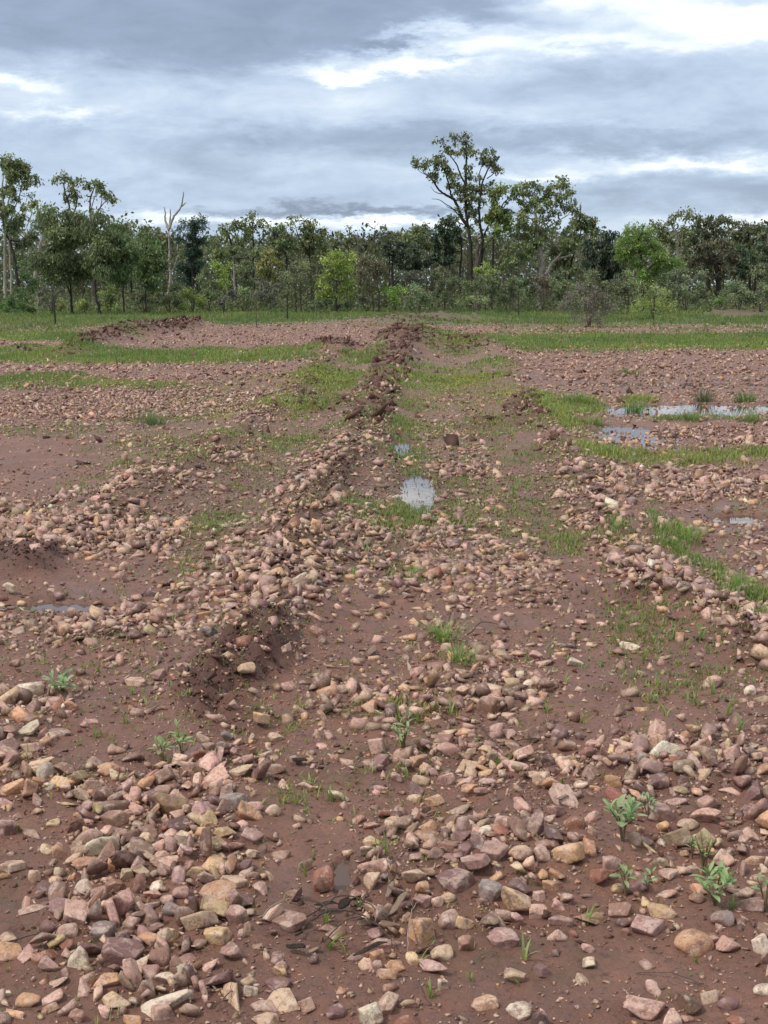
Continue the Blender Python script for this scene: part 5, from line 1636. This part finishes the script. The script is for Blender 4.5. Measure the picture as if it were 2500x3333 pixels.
tree(5, 'gum_tree', 'tree', 'open-crowned gum tree rising right of the bright green tree', 105, EU,
     [(785, 300, 26, 18), (820, 300, 22, 16), (820, 340, 28, 20), (865, 365, 40, 18), (850, 400, 30, 20), (880, 290, 34, 16), (905, 260, 28, 20), (960, 238, 32, 16), (1000, 215, 22, 16), (1040, 215, 30, 20), (1050, 250, 28, 22), (940, 300, 28, 14, .6), (1010, 330, 22, 20, .7), (1010, 380, 38, 26), (1060, 370, 30, 24), (900, 430, 60, 26), (990, 440, 60, 30)],
     [[(960, 800), (958, 550), (950, 410), (925, 340), (900, 290), .11], [(958, 500), (965, 380), (930, 320), (950, 260), .06], [(965, 420), (1000, 360), (1040, 250), .05]], 'pale')
tree(5, 'gum_tree', 'tree', 'full dark-topped gum tree behind the right-hand shrubs', 106, (.065, .078, .042),
     [(1100, 250, 34, 20), (1140, 270, 44, 30), (1110, 310, 40, 28), (1180, 310, 40, 32), (1220, 265, 38, 24), (1270, 280, 38, 30), (1320, 260, 34, 24), (1330, 295, 44, 24), (1240, 330, 50, 28, .8), (1150, 370, 60, 30, .8), (1230, 390, 70, 34, .7), (1310, 370, 44, 28, .7), (1100, 430, 80, 40), (1230, 450, 90, 40)],
     [[(1200, 800), (1200, 500), (1190, 340), .14], [(1200, 500), (1290, 350), .06]], 'dark')
tree(5, 'gum_tree', 'tree', 'spreading gum tree at the right edge with thin flat top', 108, (.08, .09, .05),
     [(1420, 300, 40, 16), (1480, 300, 34, 18), (1440, 340, 50, 24, .7), (1540, 325, 50, 22), (1600, 340, 40, 24), (1640, 370, 36, 28), (1520, 370, 60, 24, .7), (1400, 400, 60, 34), (1480, 430, 80, 34), (1580, 410, 60, 34, .8), (1650, 430, 60, 40)],
     [[(1520, 800), (1520, 550), (1510, 400), (1530, 330), .12], [(1515, 480), (1600, 380), .05]], 'dark')
tree(5, 'gum_tree', 'tree', 'rusty-tinged dark tree on thick black trunk at right', 97, (.062, .060, .036),
     [(1180, 490, 100, 44), (1320, 480, 100, 44), (1230, 560, 120, 50), (1360, 560, 90, 50), (1140, 590, 80, 40), (1270, 630, 110, 44), (1200, 680, 80, 44), (1320, 690, 90, 50)],
     [[(1275, 900), (1272, 800), (1262, 680), (1260, 560), .28]], 'dark')
tree(5, 'gum_tree', 'tree', 'dark green tree at the right edge behind grey shrubs', 99, (.045, .065, .034),
     [(1480, 500, 90, 50), (1600, 490, 90, 50), (1540, 580, 110, 60), (1650, 590, 80, 60), (1450, 600, 80, 60), (1560, 670, 110, 50), (1440, 690, 80, 44), (1640, 680, 60, 50)],
     [[(1560, 900), (1560, 700), (1555, 550), .14]], 'dark')
tree(5, 'wattle_tree', 'tree', 'thin dark-stemmed sapling tree at the right edge of the field', 85, GG,
     [(1590, 640, 40, 30, .7), (1560, 700, 60, 34, .5), (1630, 720, 50, 50, .6), (1600, 780, 80, 44, .5)],
     [[(1600, 962), (1594, 820), (1588, 700), (1585, 630), .06]], 'dark', leaf=(.16, .06), dens=300)

# --- understorey and bushes
def bush(reg, label, dist, color, lobes, name='shrub', base=None, **kw):
    bx = lobes[-1][0] if base is None else base
    kw.setdefault('leaf', (.15, .06))
    kw.setdefault('dens', 330)
    kw.setdefault('clumpr', .26)
    kw.setdefault('droop', .1)
    kw.setdefault('bark', 'brown')
    top = min(lb[1] for lb in lobes)
    ox, oy, sc = REG[reg]
    yb = (1666.5 - (math.tan(PITCH - math.atan(CAMZ / dist)) * F) - oy) / sc if False else (oy * 0 + (1666.5 - oy) / sc + 0)
    pyb = (935 + CAMZ * F / dist - oy) / sc
    tr_ = [[(bx, pyb), (bx + 6, (pyb + top) / 2), (bx - 4, top + 20), .04]]
    for k in (-1, 1):
        rx = lobes[0][2]
        tr_.append([(bx + k * 4, pyb - 2), (bx + k * rx * .4, (pyb * 1.2 + top * .8) / 2), (bx + k * rx * .7, top + 40), .03])
    return tree(reg, name, 'shrub', label, dist, color, lobes, tr_, group='shrubs along the edge of the wood', **kw)


bush(1, 'dark green leafy shrub at the left edge of the field', 80, (.06, .105, .035), [(60, 1680, 100, 50), (180, 1670, 90, 50), (260, 1720, 70, 40), (60, 1750, 100, 50), (180, 1760, 130, 50), (320, 1770, 70, 36)], base=150)
bush(1, 'mid green shrub between the pale trunks and the left grove', 90, (.065, .10, .04), [(300, 1270, 80, 60), (270, 1380, 80, 80), (330, 1480, 90, 80), (220, 1530, 80, 60), (300, 1600, 100, 60)], base=290)
bush(1, 'grey twiggy shrub at the foot of the crooked white trunk', 80, (.10, .11, .08), [(560, 1510, 90, 40, .5), (500, 1590, 100, 60, .5), (620, 1590, 110, 60, .5), (470, 1680, 80, 50, .5), (560, 1690, 100, 50, .4)], base=560)
bush(1, 'yellowish low shrub left of the black-footed soft tree', 83, (.13, .15, .06), [(640, 1660, 70, 40), (690, 1710, 60, 40), (600, 1740, 60, 30)], base=650)
bush(1, 'yellow-green low shrub between the two black-footed trees', 83, (.14, .17, .055), [(900, 1690, 80, 50), (970, 1720, 70, 50), (860, 1750, 70, 40)], base=910)
bush(1, 'bright low shrub right of the bent black trunk', 84, (.12, .16, .05), [(1170, 1560, 90, 60), (1220, 1640, 110, 60), (1150, 1710, 90, 50), (1270, 1740, 90, 40)], base=1180)
bush(1, 'grey shrub left of the dead tree', 83, GG, [(1480, 1640, 90, 60), (1560, 1660, 90, 70), (1620, 1620, 80, 60), (1540, 1740, 120, 40)], base=1540)
bush(2, 'grey-green shrub at the foot of the dead tree', 84, GG, [(300, 1170, 110, 60), (420, 1130, 90, 50), (220, 1240, 110, 60), (370, 1250, 110, 60), (470, 1180, 80, 60)], base=330)
bush(2, 'round yellow-green bush between the dead tree and the lime tree', 83, (.13, .17, .045), [(565, 1155, 55, 28), (520, 1210, 70, 40), (600, 1240, 100, 60), (660, 1290, 80, 50), (540, 1310, 100, 50)], base=590)
bush(2, 'tall grey-green shrub right of the dark feathery tree', 86, (.105, .13, .065), [(720, 950, 60, 44), (700, 1040, 80, 50), (780, 1080, 90, 60), (720, 1150, 90, 60), (820, 1170, 80, 60), (760, 1250, 110, 60)], base=760)
bush(2, 'yellow-green slender tree-like bush left of the pale slim trunk', 87, (.15, .21, .04), [(820, 860, 45, 34), (880, 900, 60, 44), (870, 970, 70, 44), (940, 1010, 60, 50), (920, 1080, 60, 44), (1000, 870, 30, 26, .7)], base=920)
bush(2, 'grey-green shrub right of the pale slim trunk', 88, (.09, .115, .058), [(1090, 920, 60, 34), (1150, 950, 60, 44), (1110, 1010, 90, 50), (1180, 1060, 80, 50)], base=1130)
bush(2, 'low green shrub in front of the pale slim trunk', 86, (.13, .17, .07), [(1130, 1150, 60, 30), (1180, 1190, 70, 44), (1090, 1230, 80, 44), (1200, 1270, 90, 50)], base=1150)
bush(2, 'grey twiggy thicket left of the lime tree', 84, (.095, .10, .075), [(1000, 1200, 110, 60, .7), (900, 1250, 100, 60, .7), (1350, 1130, 110, 70, .7), (1300, 1230, 130, 60, .7), (1450, 1150, 110, 80, .6), (1430, 1260, 130, 60, .6)], base=1200)
bush(3, 'grey-green low shrub under the lime tree', 84, (.085, .11, .06), [(560, 1130, 90, 50), (680, 1150, 100, 44), (800, 1160, 80, 40), (470, 1160, 70, 36)], base=640)
bush(3, 'umbrella-shaped lime shrub right of the lime tree', 85, (.12, .19, .04), [(1200, 1000, 60, 24), (1280, 1000, 80, 26), (1350, 1010, 60, 24), (1270, 1050, 60, 34), (1280, 1110, 40, 44)], base=1275)
bush(3, 'grey-brown thicket left of the umbrella-shaped shrub', 86, (.085, .09, .065), [(880, 1080, 90, 60, .7), (980, 1100, 90, 60, .7), (1070, 1130, 70, 50, .6), (1180, 1150, 60, 40, .7)], base=980)
bush(3, 'small umbrella-crowned grey tree left of the tallest tree', 86, (.09, .10, .075), [(1390, 850, 50, 28), (1450, 840, 60, 30), (1540, 870, 70, 34), (1420, 900, 60, 34), (1500, 910, 60, 26)], base=1440)
bush(3, 'round blue-grey shrub left of the tallest tree', 83, (.105, .132, .072), [(1540, 970, 70, 40), (1490, 1040, 70, 50), (1600, 1030, 80, 60), (1540, 1110, 110, 60), (1650, 1100, 90, 70), (1420, 1130, 80, 50)], base=1540)
bush(4, 'broad blue-grey shrub left of the tallest trunk', 85, (.095, .115, .062), [(330, 1360, 60, 44), (420, 1380, 70, 50), (480, 1430, 60, 50), (400, 1470, 90, 50), (340, 1540, 90, 50), (440, 1560, 90, 50)], base=400)
bush(4, 'lime-topped shrub just right of the tallest trunk', 87, (.15, .20, .045), [(770, 1290, 50, 28), (740, 1330, 60, 34), (820, 1330, 50, 34)], base=770)
bush(4, 'blue-grey shrub in front of the tallest trunk', 84, (.10, .125, .064), [(610, 1440, 60, 44), (760, 1400, 70, 44), (830, 1420, 70, 50), (700, 1490, 90, 50), (820, 1510, 90, 50), (620, 1530, 80, 50)], base=720)
bush(4, 'low yellowish shrub at the foot of the tallest tree', 81, (.14, .17, .075), [(560, 1595, 50, 22), (660, 1590, 60, 26), (740, 1600, 50, 26)], base=660)
bush(4, 'grey-green shrub beside the middle fence post', 84, (.095, .12, .062), [(1000, 1430, 50, 34), (1060, 1450, 50, 30), (980, 1500, 60, 44), (1040, 1530, 70, 50), (960, 1570, 80, 40)], base=1010)
bush(4, 'brown dry thicket around the pale forked trunk', 87, (.10, .085, .06), [(1250, 1400, 60, 44, .7), (1310, 1420, 60, 50, .7), (1240, 1490, 70, 50, .7), (1330, 1500, 60, 50, .6)], base=1290)
bush(4, 'green thicket right of the pale forked trunk', 88, (.07, .10, .05), [(1420, 1400, 80, 50), (1400, 1480, 90, 50), (1500, 1480, 80, 50), (1130, 1420, 80, 60), (1140, 1510, 90, 50), (1430, 1550, 110, 44)], base=1350)
bush(5, 'grey-green shrub behind the bare grey bush', 80, (.10, .115, .062), [(300, 700, 60, 40), (240, 780, 80, 44), (350, 780, 80, 50), (460, 800, 90, 50), (560, 810, 70, 50), (100, 800, 90, 50), (20, 780, 60, 50)], base=330)
bush(5, 'small pale tree-like shrub before the bright green tree', 80, (.15, .19, .08), [(568, 700, 28, 26), (580, 740, 34, 24), (610, 770, 50, 26)], base=575)
bush(5, 'wide silver-grey shrub right of the bright green tree', 82, (.115, .14, .08), [(960, 690, 70, 34), (880, 730, 70, 44), (1000, 740, 90, 44), (1110, 710, 60, 34), (900, 810, 80, 50), (1010, 820, 100, 50), (1130, 790, 80, 50), (1180, 840, 70, 50), (1080, 880, 100, 40), (950, 880, 90, 44)], base=1020)
bush(5, 'silver-grey shrub right of the thick black trunk', 82, (.115, .142, .08), [(1400, 770, 60, 34), (1470, 760, 70, 34), (1380, 830, 70, 44), (1470, 830, 80, 50), (1400, 880, 80, 36), (1500, 880, 80, 36)], base=1430)
bush(5, 'silver-grey shrub at the right edge', 81, (.105, .132, .072), [(1620, 800, 60, 50), (1560, 850, 60, 40), (1640, 870, 60, 40)], base=1610)
bush(5, 'small green shrub at the foot of the thick black trunk', 86, (.09, .14, .045), [(1300, 890, 44, 22), (1250, 900, 34, 18)], base=1280)
bush(5, 'wispy yellow-green bush standing forward in the field', 66, (.15, .19, .055), [(700, 790, 34, 40, .6), (750, 830, 44, 44, .7), (830, 850, 50, 44, .6), (680, 900, 60, 44, .8), (780, 920, 80, 44, .8), (880, 930, 60, 40, .6), (650, 970, 60, 34, .8), (760, 985, 90, 36, .8), (900, 990, 70, 30, .6)], base=770, leaf=(.16, .035), clumpr=.3, droop=-.3)
bush(5, 'nearest bush, brownish grey and half bare, right of the middle fence post', 54, (.105, .100, .078), [(200, 800, 70, 34, .5), (300, 810, 80, 40, .5), (120, 870, 80, 44, .6), (250, 880, 110, 50, .6), (380, 880, 80, 50, .5), (130, 960, 90, 50, .6), (260, 970, 110, 50, .7), (400, 970, 90, 50, .6), (190, 1035, 90, 34, .7), (330, 1040, 110, 30, .7), (470, 930, 40, 40, .3)], base=280, leaf=(.11, .03), dens=480, clumpr=.26, droop=-.2)
tree(1, 'sapling', 'tree', 'thin dark sapling alone in the field left of centre', 53, (.09, .10, .06), [(2765, 1130, 0, 0)][:0], [[(2783, 1940), (2768, 1870), (2762, 1700), (2740, 1560), (2735, 1480), .028], [(2764, 1750), (2775, 1600), .012], [(2760, 1660), (2745, 1600), .01]], 'brown', limbs=False, group='thin saplings in the field')
tree(1, 'sapling', 'tree', 'thin dead stick-like sapling on the left stone flat', 24, (.09, .10, .06), [], [[(1276, 2465), (1272, 2390), (1262, 2290), (1266, 2220), (1250, 2150), .008], [(1268, 2330), (1255, 2270), .004]], 'brown', limbs=False, group='thin saplings in the field')

# fence posts
for (bx, tx, ty, d, lab) in [(179, 173, 965, 57, 'leftmost fence post, thin and dark, before the left grove'), (935.5, 934, 956, 66, 'dark thin fence post left of the lime tree'), (1689, 1687, 946, 76, 'dark thin fence post left of the nearest grey bush')]:
    b0 = at_dist(bx, 1000, d)
    top = at_dist(tx, ty, d)
    so = Soup()
    p0 = Vector((0, 0, -.2))
    p1 = Vector((top.x - b0.x, 0, top.z))
    bm = bmesh.new()                       # a star picket: three flanges on one spine
    for k in range(3):
        a = 2 * math.pi * k / 3 + .5
        d1 = Vector((math.cos(a), math.sin(a), 0))
        d2 = Vector((-math.sin(a), math.cos(a), 0)) * .008
        q = []
        for P in (p0, p1):
            for (s1, s2) in ((0, -1), (1, -1), (1, 1), (0, 1)):
                q.append(bm.verts.new(P + d1 * (.045 * s1) + d2 * s2))
        for f in ((0, 1, 5, 4), (1, 2, 6, 5), (2, 3, 7, 6), (3, 0, 4, 7), (3, 2, 1, 0), (4, 5, 6, 7)):
            bm.faces.new([q[i] for i in f])
    me = bpy.data.meshes.new('fence_post')
    bm.to_mesh(me)
    bm.free()
    add('fence_post', me, BARK['steel'], loc=(b0.x, d, 0), category='fence post', group='posts of the old fence', label=lab)

# the wood behind, which reads as one mass: far crowns, stems and undergrowth
r = np.random.default_rng(77)
n = 165000
Y = r.uniform(106, 150, n)
X = r.uniform(-.34, .34, n) * Y * 1.35
top = 6.3 + 1.8 * fbm(X * .12, Y * .05, 3, 201) + 1.2 * fbm(X * .5, Y * .2, 2, 202)
Zc = top * np.abs(r.uniform(0, 1, n)) ** .75
dens = .5 + .9 * fbm(X * .35, Zc * .5 + Y * .2, 3, 203)
kp = r.uniform(size=n) < dens + .35
X, Y, Zc = X[kp], Y[kp], Zc[kp]
n = len(X)
u = r.normal(size=(n, 3)); u[:, 2] -= .6
u /= np.linalg.norm(u, axis=1)[:, None]
v = np.cross(u, r.normal(size=(n, 3)))
v /= np.linalg.norm(v, axis=1)[:, None]
P = np.stack([X, Y, Zc], -1)
L = r.uniform(.18, .50, n)[:, None]
V = np.stack([P, P + u * L * .45 + v * L * .3, P + u * L, P + u * L * .5 - v * L * .3], 1).reshape(-1, 3)
tn = np.array([.125, .148, .072])[None] * (1 + .5 * fbm(X * .3, Zc * .4 + Y * .3, 3, 204))[:, None] * r.uniform(.7, 1.3, (n, 1))
add('far_woods', mk_mesh('far_woods', V, np.arange(n * 4).reshape(n, 4), False, np.clip(np.repeat(tn, 4, axis=0), .005, 1)), MAT_LEAF, kind='stuff', label='dark continuous wood behind the front trees')
so = Soup()
for k in range(150):
    yy = random.uniform(98, 125)
    xx = random.uniform(-.33, .33) * yy
    hh = random.uniform(3, 6)
    ln = random.uniform(-.4, .4)
    so.tube([(xx, yy, -.1), (xx + ln * .4, yy, hh * .5), (xx + ln, yy, hh)], [random.uniform(.05, .11), .06, .03], 5)
add('far_stems', so.mesh('far_stems'), BARK['brown'], kind='stuff', label='thin stems showing through the wood behind')
# undergrowth at the foot of the wood
n = 26000
Y = r.uniform(84, 108, n)
X = r.uniform(-.34, .34, n) * Y
hg = np.clip(.9 + 1.1 * fbm(X * .5, Y * .5, 3, 301), .15, 2.2)
Zc = r.uniform(0, 1, n) * hg
u = r.normal(size=(n, 3)); u[:, 2] = np.abs(u[:, 2])
u /= np.linalg.norm(u, axis=1)[:, None]
v = np.cross(u, r.normal(size=(n, 3)))
v /= np.linalg.norm(v, axis=1)[:, None]
P = np.stack([X, Y, Zc], -1)
L = r.uniform(.12, .3, n)[:, None]
V = np.stack([P, P + u * L * .45 + v * L * .25, P + u * L, P + u * L * .5 - v * L * .25], 1).reshape(-1, 3)
tn = np.array([.14, .17, .08])[None] * (1 + .5 * fbm(X * .7, Y * .7, 3, 304))[:, None] * r.uniform(.7, 1.3, (n, 1))
add('undergrowth', mk_mesh('undergrowth', V, np.arange(n * 4).reshape(n, 4), False, np.clip(np.repeat(tn, 4, axis=0), .005, 1)), MAT_LEAF, kind='stuff', label='low grey-green undergrowth at the foot of the wood')

print('tree leaves', LEAFN)
tris = sum(sum(len(p.vertices) - 2 for p in m.polygons) if len(m.polygons) < 2000 else len(m.polygons) * (len(m.polygons[0].vertices) - 2) for m in bpy.data.meshes)
print('TRIS', tris)
